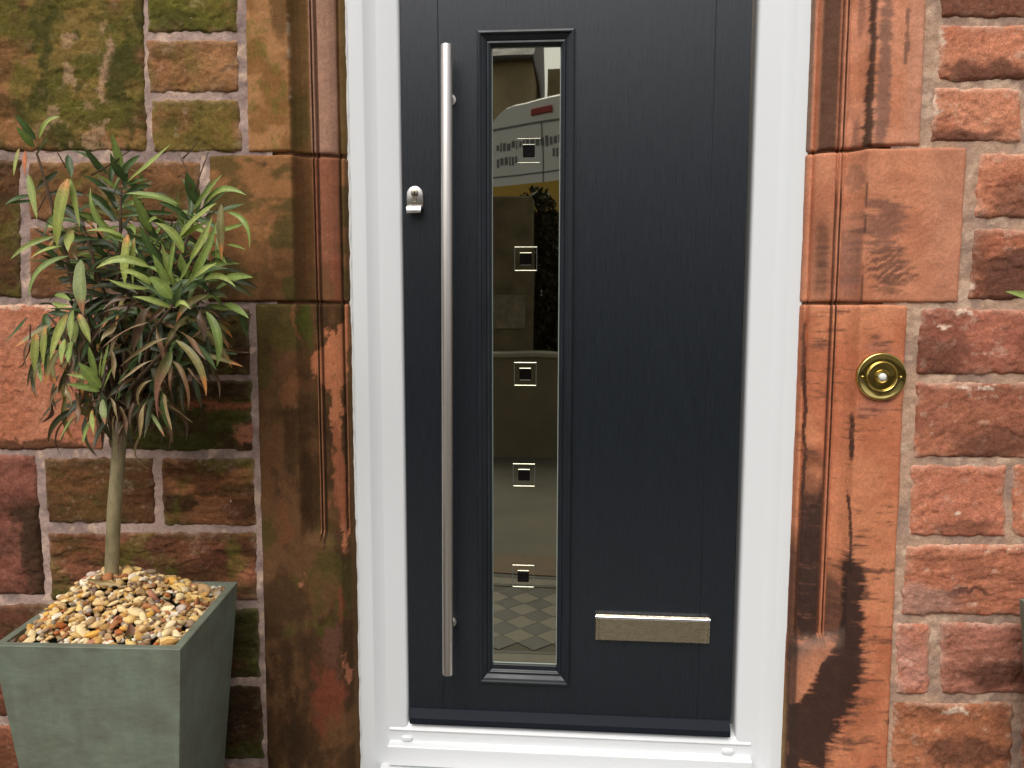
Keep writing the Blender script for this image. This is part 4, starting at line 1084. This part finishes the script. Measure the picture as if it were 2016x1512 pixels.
H = [  # leaves one can point to: base x, y, tip x, y, width in photo pixels, kind, bow, depth
    (70, 276, 28, 224, 13, 'D', .03, -.27), (67, 290, 31, 250, 15, 'G', .05, -.28), (77, 272, 118, 230, 11, 'L', .14, -.28), (72, 308, 95, 274, 15, 'D', .02, -.27), (38, 292, 27, 346, 7, 'Y', .02, -.27), (50, 296, 49, 346, 9, 'U', .0, -.27),
    (56, 344, 73, 431, 14, 'L', .03, -.30), (134, 352, 112, 487, 25, 'O', .04, -.32), (138, 352, 157, 447, 14, 'L', .04, -.31), (134, 305, 141, 350, 13, 'D', 0, -.28), (142, 452, 134, 495, 23, 'Y', 0, -.32), (150, 482, 153, 512, 17, 'T', 0, -.31),
    (106, 466, 20, 511, 10, 'L', .08, -.26), (121, 485, 61, 508, 9, 'L', .06, -.28), (135, 504, 57, 585, 11, 'G', .17, -.29), (160, 512, 164, 620, 27, 'R', .03, -.33), (62, 385, 10, 403, 9, 'D', .06, -.24), (66, 396, 14, 401, 6, 'D', .02, -.24),
    (240, 328, 220, 263, 18, 'G', .03, -.24), (236, 350, 217, 300, 12, 'D', 0, -.23), (247, 356, 216, 316, 15, 'D', .08, -.25), (200, 340, 163, 290, 12, 'D', .06, -.22), (246, 474, 178, 370, 13, 'G', -.16, -.27), (243, 466, 170, 455, 10, 'L', .10, -.28),
    (251, 358, 337, 283, 14, 'L', -.02, -.25), (247, 365, 291, 353, 9, 'D', .02, -.24), (255, 378, 300, 366, 11, 'D', .05, -.22), (351, 402, 247, 381, 11, 'G', .07, -.27), (297, 455, 262, 381, 19, 'G', .02, -.27), (361, 498, 304, 438, 15, 'L', .15, -.32),
    (387, 400, 366, 339, 20, 'D', .02, -.24), (382, 412, 438, 343, 10, 'G', .02, -.24), (401, 405, 484, 384, 13, 'G', .22, -.24), (354, 466, 426, 400, 17, 'L', .03, -.30), (356, 470, 414, 436, 10, 'L', .04, -.30), (436, 402, 437, 512, 14, 'N', .03, -.28),
    (447, 417, 491, 490, 9, 'G', .26, -.26), (423, 453, 490, 434, 8, 'G', -.05, -.24), (447, 481, 484, 492, 6, 'G', .02, -.2), (374, 512, 418, 427, 14, 'L', -.05, -.36), (378, 546, 426, 438, 17, 'G', -.06, -.36), (333, 545, 345, 470, 13, 'G', 0, -.38),
    (323, 526, 275, 441, 16, 'D', -.04, -.33), (370, 550, 356, 498, 23, 'G', .03, -.38), (294, 526, 190, 528, 15, 'L', .17, -.37), (297, 560, 235, 527, 10, 'L', .07, -.37), (299, 556, 237, 537, 11, 'L', .10, -.38), (338, 588, 294, 545, 23, 'G', .06, -.40),
    (294, 568, 213, 550, 11, 'L', -.07, -.36), (336, 606, 261, 584, 11, 'L', .05, -.38), (366, 562, 427, 517, 13, 'L', .02, -.38), (346, 604, 359, 556, 17, 'D', 0, -.36), (345, 605, 375, 609, 9, 'L', .18, -.38), (404, 551, 464, 565, 11, 'L', .15, -.33), (440, 548, 498, 546, 13, 'G', .03, -.28), (442, 597, 490, 627, 14, 'G', .04, -.24),
    (252, 462, 246, 562, 20, 'O', .02, -.30), (265, 468, 262, 560, 12, 'Y', .03, -.29), (330, 560, 300, 500, 14, 'G', .02, -.37), (352, 556, 384, 500, 12, 'G', -.02, -.38), (340, 560, 318, 478, 13, 'L', .03, -.36), (402, 470, 455, 452, 9, 'G', .05, -.26), (310, 470, 268, 425, 14, 'D', .04, -.25),
    (134, 617, 99, 708, 16, 'Y', .03, -.31), (144, 610, 139, 673, 14, 'L', .02, -.33), (149, 634, 146, 675, 13, 'L', 0, -.32), (128, 667, 121, 716, 14, 'L', .02, -.32), (142, 672, 134, 714, 17, 'G', .02, -.32), (155, 618, 178, 675, 14, 'O', .03, -.33), (72, 656, 68, 732, 15, 'O', .02, -.29), (91, 642, 86, 722, 15, 'O', .02, -.29),
    (116, 690, 88, 756, 12, 'N', .03, -.30), (78, 716, 82, 754, 11, 'G', .02, -.29), (63, 731, 73, 780, 5, 'K', -.15, -.27), (104, 596, 138, 600, 9, 'L', -.05, -.31), (108, 580, 140, 592, 10, 'G', .05, -.31),
    (198, 764, 155, 714, 23, 'G', .03, -.34), (192, 752, 131, 737, 9, 'L', .06, -.34), (196, 770, 132, 756, 12, 'G', .03, -.35), (190, 742, 175, 681, 13, 'G', 0, -.32), (200, 745, 215, 674, 11, 'G', 0, -.33), (196, 742, 201, 692, 8, 'L', 0, -.34), (204, 765, 221, 724, 7, 'G', 0, -.33),
    (337, 688, 312, 826, 21, 'M', .05, -.36), (346, 670, 406, 780, 14, 'N', .16, -.34), (350, 651, 406, 709, 11, 'B', .05, -.32), (340, 711, 370, 807, 11, 'B', .22, -.32), (333, 665, 237, 722, 7, 'T', .07, -.34), (317, 704, 231, 756, 6, 'T', .06, -.33), (396, 604, 401, 673, 15, 'P', .02, -.28), (406, 614, 427, 722, 15, 'G', .20, -.27), (298, 604, 262, 696, 17, 'P', .08, -.32),
    (228, 640, 197, 676, 11, 'T', .02, -.31), (292, 634, 200, 686, 7, 'B', .05, -.33), (166, 668, 157, 722, 17, 'P', 0, -.31), (150, 770, 146, 838, 15, 'B', -.30, -.32), (202, 786, 207, 836, 14, 'R', .02, -.33), (216, 782, 233, 833, 6, 'T', .12, -.33), (291, 786, 275, 864, 9, 'T', .05, -.30), (322, 775, 338, 847, 9, 'T', .03, -.30),
    (294, 811, 324, 860, 8, 'R', .06, -.28), (176, 830, 163, 872, 8, 'G', .02, -.30), (181, 808, 185, 855, 11, 'Y', .02, -.31), (148, 815, 118, 868, 5, 'G', .03, -.30), (410, 630, 424, 752, 9, 'K', .06, -.22), (282, 600, 188, 622, 9, 'P', .04, -.31), (250, 584, 202, 610, 12, 'P', .03, -.33), (270, 600, 190, 645, 8, 'D', .04, -.30), (312, 640, 262, 590, 10, 'B', .03, -.30), (368, 724, 402, 765, 6, 'B', .05, -.28), (262, 700, 244, 744, 12, 'P', .03, -.28), (112, 760, 100, 812, 10, 'B', .04, -.29), (128, 752, 140, 800, 9, 'T', .06, -.30), (95, 700, 110, 760, 11, 'N', .05, -.28), (236, 800, 250, 856, 9, 'B', .06, -.30), (262, 792, 258, 846, 10, 'P', .04, -.29), (308, 640, 322, 720, 10, 'B', .05, -.32), (220, 690, 226, 748, 9, 'T', .04, -.3), (330, 600, 290, 640, 9, 'B', .05, -.3)]
for (bx, by, tx, ty, wpx, kd, sg, Y) in H:
    hang = (ty - by) / max(abs(tx - bx) + abs(ty - by), 1)
    dY = -.012 - .03 * (hang < .6) * random.random()
    leaf(TREE, P3(bx, by, Y), P3(tx, ty, Y + dY), wpx * (1.8 + Y) / 1606 * 1.12, kd, sg, 0, random.uniform(-.35, .35), org=ORG)
# the rest of the crown, whorl by whorl
FILL = [(238, 372, -.17, 6, 'DDG', .7, .075), (385, 425, -.18, 6, 'DDG', .7, .08), (318, 480, -.18, 10, 'DKG', .3, .09), (160, 430, -.17, 6, 'KDN', -.5, .085), (128, 500, -.20, 6, 'KDN', -.2, .08), (420, 540, -.16, 9, 'DKK', .0, .09),
        (340, 585, -.28, 10, 'GDL', .3, .085), (250, 540, -.17, 11, 'KKD', .0, .09), (300, 640, -.18, 13, 'KBPD', -.6, .095), (230, 640, -.20, 12, 'KPBT', -.7, .09), (150, 640, -.20, 7, 'KPD', -.7, .085), (360, 680, -.2, 9, 'BPKN', -.8, .095),
        (290, 740, -.19, 11, 'KBPT', -.9, .085), (215, 740, -.20, 8, 'KBP', -.8, .08), (185, 780, -.21, 7, 'BPK', -.9, .075), (255, 790, -.2, 8, 'TBKP', -.9, .07), (400, 650, -.15, 6, 'KDB', -.7, .085), (105, 640, -.2, 5, 'KDP', -.7, .075), (270, 600, -.28, 6, 'BDP', -.3, .085)]
for (x, y, Y, n_, kinds, elev, L_) in FILL:
    c = P3(x, y, Y)
    for k in range(n_):
        a = 2 * math.pi * (k + random.random() * .7) / n_
        el = elev + random.uniform(-.35, .35)
        d = np.array([math.cos(a) * math.cos(el), math.sin(a) * math.cos(el) * .8, math.sin(el) * 1.1])
        d /= np.linalg.norm(d)
        b0 = c + np.array([random.gauss(0, .014), random.gauss(0, .012), random.gauss(0, .02)])
        T_ = b0 + d * L_ * random.uniform(.7, 1.2)
        if T_[1] > -.03: T_[1] = -.03 - random.random() * .02
        if toimg(T_)[0][0] < 22: continue
        kd = random.choice(kinds)
        if kd in 'BTP':
            leaf(TREE, b0, T_ + np.array([random.gauss(0, .02), 0, random.gauss(0, .02)]), random.uniform(.005, .012), kd, random.uniform(-.05, .34), random.uniform(-.22, .22), random.uniform(-1.1, 1.1), org=ORG)
            continue
        leaf(TREE, b0, T_, random.uniform(.010, .0165), kd, random.uniform(.0, .14) if elev > -.5 else random.uniform(.05, .2), random.uniform(-.08, .08), random.uniform(-.6, .6), org=ORG)
# the inner leaves, too small and tangled to pick apart
BAG = [[], [], []]
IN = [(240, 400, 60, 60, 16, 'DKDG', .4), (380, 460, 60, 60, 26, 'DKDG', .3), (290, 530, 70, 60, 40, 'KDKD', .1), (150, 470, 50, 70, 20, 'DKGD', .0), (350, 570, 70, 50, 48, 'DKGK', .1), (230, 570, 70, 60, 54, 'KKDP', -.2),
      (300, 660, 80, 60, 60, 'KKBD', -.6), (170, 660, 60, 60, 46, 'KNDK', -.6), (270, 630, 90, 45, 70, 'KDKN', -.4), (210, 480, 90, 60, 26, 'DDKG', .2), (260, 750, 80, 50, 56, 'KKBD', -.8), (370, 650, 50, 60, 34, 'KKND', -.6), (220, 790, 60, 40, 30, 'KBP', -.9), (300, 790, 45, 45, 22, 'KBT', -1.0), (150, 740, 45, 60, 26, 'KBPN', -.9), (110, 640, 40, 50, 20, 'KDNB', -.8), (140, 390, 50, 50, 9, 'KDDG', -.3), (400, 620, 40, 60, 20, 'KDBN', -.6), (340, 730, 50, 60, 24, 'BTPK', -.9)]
for (x, y, sx, sy, n_, kinds, elev) in IN:
    for k in range(n_):
        c = P3(x + random.gauss(0, .55) * sx, y + random.gauss(0, .55) * sy, random.uniform(-.27, -.10))
        a = random.uniform(0, 6.28); el = elev + random.gauss(0, .4)
        d = np.array([math.cos(a) * math.cos(el), math.sin(a) * math.cos(el) * .6, math.sin(el)]); d /= np.linalg.norm(d)
        T_ = c + d * random.uniform(.05, .10)
        T_[1] = min(T_[1], -.03)
        kd = random.choice(kinds)
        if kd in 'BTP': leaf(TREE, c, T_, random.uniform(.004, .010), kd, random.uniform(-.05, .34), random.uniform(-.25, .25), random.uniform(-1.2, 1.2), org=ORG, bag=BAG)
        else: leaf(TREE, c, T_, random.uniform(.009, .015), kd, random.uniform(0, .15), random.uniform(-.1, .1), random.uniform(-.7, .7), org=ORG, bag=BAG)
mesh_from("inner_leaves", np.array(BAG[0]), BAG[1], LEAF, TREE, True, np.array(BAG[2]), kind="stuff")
# the second tree reaches into the picture with one leaf
t2 = np.array([float(CEN2[0]), float(CEN2[1]) + .02, ZT + .01])
TREE2 = thing("potted_tree", "tree standing beyond the orange wall edge, only one green leaf tip showing", "tree", None, tuple(t2))
MB().tube([(0, 0, -.06), (0, 0, .0), (.003, 0, .15), (.0, 0, .33), (.002, 0, .36)], [.015, .0146, .014, .014, .012], 14).build("trunk", BARK, TREE2, smooth=True)
for k, e in enumerate(((-.06, -.03, .62), (.03, 0, .7), (.08, .02, .58), (-.01, -.05, .56))):
    MB().tube([(.002, 0, .35), (e[0] * .5, e[1] * .5, .35 + (e[2] - .35) * .5), e], [.006, .004, .0022], 8).build("branch", TWIG, TREE2, smooth=True)
leaf(TREE2, P3(2062, 598, -.24), P3(1980, 574, -.25), .0155, 'G', .03, 0, .2, org=t2)
for k in range(16):
    a = k * 2.4; e = [(-.06, -.03, .62), (.03, 0, .7), (.08, .02, .58), (-.01, -.05, .56)][k % 4]
    B_ = t2 + np.array(e)
    T_ = B_ + np.array([abs(math.cos(a)) * .09 + .01, math.sin(a) * .07, .05 * math.cos(k)])
    leaf(TREE2, B_, T_, .015, 'GDL'[k % 3], .08, org=t2)

# dead leaves on the gravel
def loose(bx, by, tx, ty, Y, Yt, wpx, kd, label):
    B_ = P3(bx, by, Y); T_ = P3(tx, ty, Yt)
    o = leaf(None, B_, T_, wpx * 1.5 / 1606, kd, .03, 0, .25, name="fallen_leaf", org=B_)
    o.location = tuple(float(q) for q in B_)
    return tag(o, label, "leaf")
loose(172, 1141, 242, 1157, -.250, -.256, 12, 'T', "curled tan dead leaf lying on the gravel against the trunk")
loose(259, 1262, 256, 1226, -.392, -.386, 19, 'M', "reddish brown dead leaf standing in the gravel at the front rim")

# ------------------------------------------------------------------ ground, path and the street the glass mirrors
PAVE = plain("grey_paving", (.125, .115, .09), .85, .3, var=.25, vscale=3, bstr=.4, bscale=60, bdist=.004)
def sheet(name, x0, x1, y0, y1, z, m_):
    return mesh_from(name, [(x0, y0, z), (x1, y0, z), (x1, y1, z), (x0, y1, z)], [(0, 1, 2, 3)], m_, None, kind="structure")
sheet("ground", -300, 300, -4.2, 300, GROUND, PAVE)
ROADZ = .38
sheet("road", -300, 300, -300, -4.2, ROADZ, plain("asphalt", (.055, .053, .05), .9, .3, var=.25, vscale=8, bstr=.5, bscale=120, bdist=.004))
TILEB = plain("black_tile", (.030, .027, .020), .4, .5, var=.2, vscale=25)
TILEC = plain("buff_tile", (.115, .098, .066), .45, .5, var=.2, vscale=25)
TP = thing("tiled_path", "black and buff diamond tiled step in front of the door, seen mirrored in the glass", "tiled step", None, (0, -.95, GROUND))
MB().box(-.75, .75, -.70, .83, 0, .006).build("tile_bed", plain("tile_grout", (.10, .09, .07), .9), TP)
a_ = .061
for i in range(-9, 10):
    for j in range(9):
        cx_, cy_ = i * a_, -.24 + j * a_
        if (i + j) % 2: continue
        if abs(cx_) > .52: continue
        b = MB(); q = a_ - .0012
        b.extrude_z([(cx_ - q, cy_), (cx_, cy_ - q), (cx_ + q, cy_), (cx_, cy_ + q)], .006, .0085)
        b.build("tile", TILEB if j % 2 == 0 else TILEC, TP)
for (y0_, y1_, m_) in ((-.325, -.305, TILEB), (-.40, -.328, TILEC), (-.44, -.403, TILEB), (.315, .335, TILEB), (.338, .41, TILEC), (.413, .45, TILEB)):
    MB().box(-.6, .6, y0_, y1_, .006, .0088).build("border_strip", m_, TP)
MB().box(-.75, .75, -.70, -.445, .006, .012).build("step_edge", plain("brown_step_stone", (.12, .08, .045), .8, var=.3, vscale=15), TP)
# low rendered wall along the yard
RENDER_ = plain("drab_render", (.22, .19, .12), .9, .2, var=.15, vscale=4)
GW = thing("garden_wall", "low drab rendered garden wall across the yard, mirrored in the glass", "wall", None, (0, -4.12, GROUND))
MB().box(-4, 4, -.08, .08, 0, .74).build("wall_body", RENDER_, GW)
MB().box(-4, 4, -.10, .10, .741, .775, .006).build("coping", plain("pale_coping", (.36, .33, .25), .8, var=.15, vscale=8), GW)
PILL = thing("gate_pillar", "square olive stone gate pillar rising behind the low rendered wall", "pillar", None, (-.42, -4.40, GROUND))
MB().box(-.26, .09, -.14, .14, 0, 1.95, .01).build("shaft", plain("olive_stone", (.17, .14, .085), .9, .2, var=.35, vscale=5, bstr=.5, bscale=30, bdist=.01), PILL)
MB().box(-.21, .04, .141, .155, .95, 1.22, .004).build("recessed_panel", plain("pale_panel", (.21, .18, .12), .7, var=.4, vscale=14), PILL)
# hedge
HM = tint_mat("hedge_leaf", .6, .3, .2, 60, .0, .001)
rs = np.random.default_rng(77)
V_ = []; F_ = []; T_ = []
HC = np.array([-.33, -4.80, ROADZ])
for k in range(6500):
    d = rs.normal(size=3); d /= np.linalg.norm(d)
    rr_ = rs.uniform(.2, 1.03) ** .5
    p = np.array([d[0] * .30, d[1] * .28, .72 + d[2] * .82]) * np.array([rr_, rr_, 1]); p[2] = .72 + (p[2] - .72) * rr_
    if p[2] < -.3: continue
    a1_ = rs.normal(size=3); a1_ /= np.linalg.norm(a1_); a2_ = np.cross(a1_, rs.normal(size=3)); a2_ /= np.linalg.norm(a2_)
    L_ = rs.uniform(.05, .09); w_ = L_ * .5
    i0 = len(V_)
    V_ += [(p - a1_ * L_ / 2).tolist(), (p + a2_ * w_ / 2).tolist(), (p + a1_ * L_ / 2).tolist(), (p - a2_ * w_ / 2).tolist()]
    F_.append((i0, i0 + 1, i0 + 2, i0 + 3)); T_ += [srgb(44, 48, 26) * rs.uniform(.5, 1.3)] * 4
HED = thing("hedge_bush", "dark rounded evergreen bush beside the gate pillar, mirrored in the glass", "bush", None, tuple(HC))
mesh_from("foliage", V_, F_, HM, HED, False, np.array(T_), kind="stuff")
MB().tube([(0, 0, -.02), (0.02, 0, .3), (0, 0, .8)], [.05, .04, .02], 8).build("stem", TWIG, HED)

# van, seen from behind at an angle
VAN = thing("parked_van", "white delivery van with a red brake light and yellow rear panel, mirrored in the glass", "van", None, (-.34, -6.35, ROADZ))
VAN.rotation_euler = (0, 0, math.radians(38))
WHITE = plain("white_van_paint", (.78, .78, .76), .25, .5, coat=.3)
def vanbody():
    b = MB(); pr = []
    Hh, Wd = 2.62, .97
    for a in np.linspace(0, math.pi, 25):
        x_ = Wd * (abs(math.cos(a)) ** .42) * (1 if math.cos(a) >= 0 else -1) * (1 - .10 * math.sin(a) ** 2)
        pr.append((x_, 1.45 + (Hh - 1.45) * (math.sin(a) ** .72)))
    pr = [(Wd, .32)] + pr + [(-Wd, .32)]
    n = len(pr); 
    for y_, s_ in ((0, .985), (-.03, 1), (-3.4, 1), (-4.3, .8)):
        for x_, z_ in pr: b.v.append((x_ * s_, y_, .32 + (z_ - .32) * (s_ if y_ < -4 else (1 if s_ == 1 else .992))))
    for j in range(3):
        for i in range(n): b.f.append((j * n + i, j * n + (i + 1) % n, (j + 1) * n + (i + 1) % n, (j + 1) * n + i))
    b.f.append(tuple(range(n))); b.f.append(tuple(3 * n + i for i in range(n)))
    return b.build("body", WHITE, VAN, sharp=35)
vanbody()
BLK = plain("black_rubber", (.015, .015, .015), .7)
MB().box(-.13, .13, .002, .02, 2.46, 2.53, .008).build("brake_light", plain("red_lens", (.35, .01, .012), .3), VAN)
GREYP = plain("grey_print", (.16, .17, .18), .6)
MB().box(-.93, .93, .002, .006, 2.38, 2.40).build("roof_seam", GREYP, VAN)
MB().box(-.006, .006, .002, .006, .45, 2.38).build("door_seam", GREYP, VAN)
for k, (x0_, x1_, z_) in enumerate(((-.62, .52, 2.20), (-.62, -.30, 2.05), (.12, .56, 2.08))):
    b = MB(); x_ = x0_; rs = np.random.default_rng(k)
    while x_ < x1_:
        w_ = rs.uniform(.02, .05)
        b.box(x_, x_ + w_, .002, .004, z_ - rs.uniform(.02, .05), z_ + rs.uniform(.03, .055)); x_ += w_ + .018
    b.build("grey_marking", GREYP, VAN)
MB().box(-.90, .90, .002, .006, 1.90, 1.915).build("trim_line", GREYP, VAN)
MB().box(-.88, .25, .002, .008, 1.30, 1.80, .003).build("yellow_panel", plain("yellow_sheet", (.55, .34, .04), .5), VAN)
for x_ in (.45, .62, .79):
    MB().box(x_, x_ + .09, .002, .007, .62, 1.02).build("red_stripe", plain("red_sheet", (.42, .02, .03), .5), VAN)
MB().box(-.95, .95, -.02, .09, .30, .52, .02).build("bumper", BLK, VAN)
for sx in (-1, 1):
    for y_ in (-.75, -3.5):
        o = MB().tube([(sx * .78, y_, .33), (sx * .98, y_, .33)], .33, 24).build("wheel", BLK, VAN, sharp=40)
    MB().box(sx * .93 - .05, sx * .93 + .05, -.01, .012, .95, 1.55, .005).build("tail_light", plain("red_lamp", (.30, .01, .012), .3), VAN)

# houses over the road
BRST = plain("brown_house_stone", (.45, .36, .22), .9, .2, var=.3, vscale=1.2, bstr=.5, bscale=12, bdist=.02)
SLT = plain("blue_slate", (.04, .04, .058), .6, .4, var=.2, vscale=4)
WINF = plain("white_window_frame", (.7, .7, .68), .5); WING = plain("dark_window_pane", (.03, .035, .04), .05, .6)
def house(x0, x1, y0, depth, zw, zr, label, wins, gable=True):
    h = thing("house", label, "house", "houses over the road", ((x0 + x1) / 2, y0, ROADZ))
    hw = (x1 - x0) / 2
    MB().box(-hw, hw, -depth, 0, 0, zw).build("wall", BRST, h)
    if zr > zw:
        MB().extrude_x([(.3, zw + .002), (.3, zw + .06), (-depth / 2, zr), (-depth - .3, zw + .06), (-depth - .3, zw + .002)], -hw - .04, hw + .04).build("roof", SLT, h)
    for (cx_, cz_, w_, hh_) in wins:
        f = MB().box(cx_ - w_ / 2, cx_ + w_ / 2, .002, .05, cz_ - hh_ / 2, cz_ + hh_ / 2, .005).build("window", WINF, h)
        MB().box(cx_ - w_ / 2 + .07, cx_ + w_ / 2 - .07, .045, .056, cz_ - hh_ / 2 + .07, cz_ + hh_ / 2 - .07).build("pane", WING, f)
    return h
house(-9.5, -.95, -15.5, 7, 5.45, 7.4, "brown stone house with a blue slate roof across the road", [(3.3, 3.9, .25, 1.7), (2.4, 3.3, .3, 1.0), (-1, 3.6, 1.1, 1.5), (-1, 1.4, 1.1, 1.5)])
house(-.7, 9.5, -17.5, 6, 5.82, 5.82, "lower flat-topped brown stone building across the road", [(-3.2, 3.3, 1.4, .8), (-.6, 3.3, 1.2, .8), (2.5, 1.5, 1.2, 1.5)])
LAMP = thing("street_lamp", "thin dark street lamp post standing before the flat-topped building", "street lamp", None, (-.18, -14.2, ROADZ))
MB().tube([(0, 0, 0), (0, 0, 1.2), (0, 0, 7.0), (.15, 0, 7.4), (.6, 0, 7.5)], [.09, .07, .05, .045, .04], 10).build("pole", BLK, LAMP)
MB().box(.5, 1.0, -.1, .1, 7.42, 7.55, .03).build("lamp_head", GREYP, LAMP)
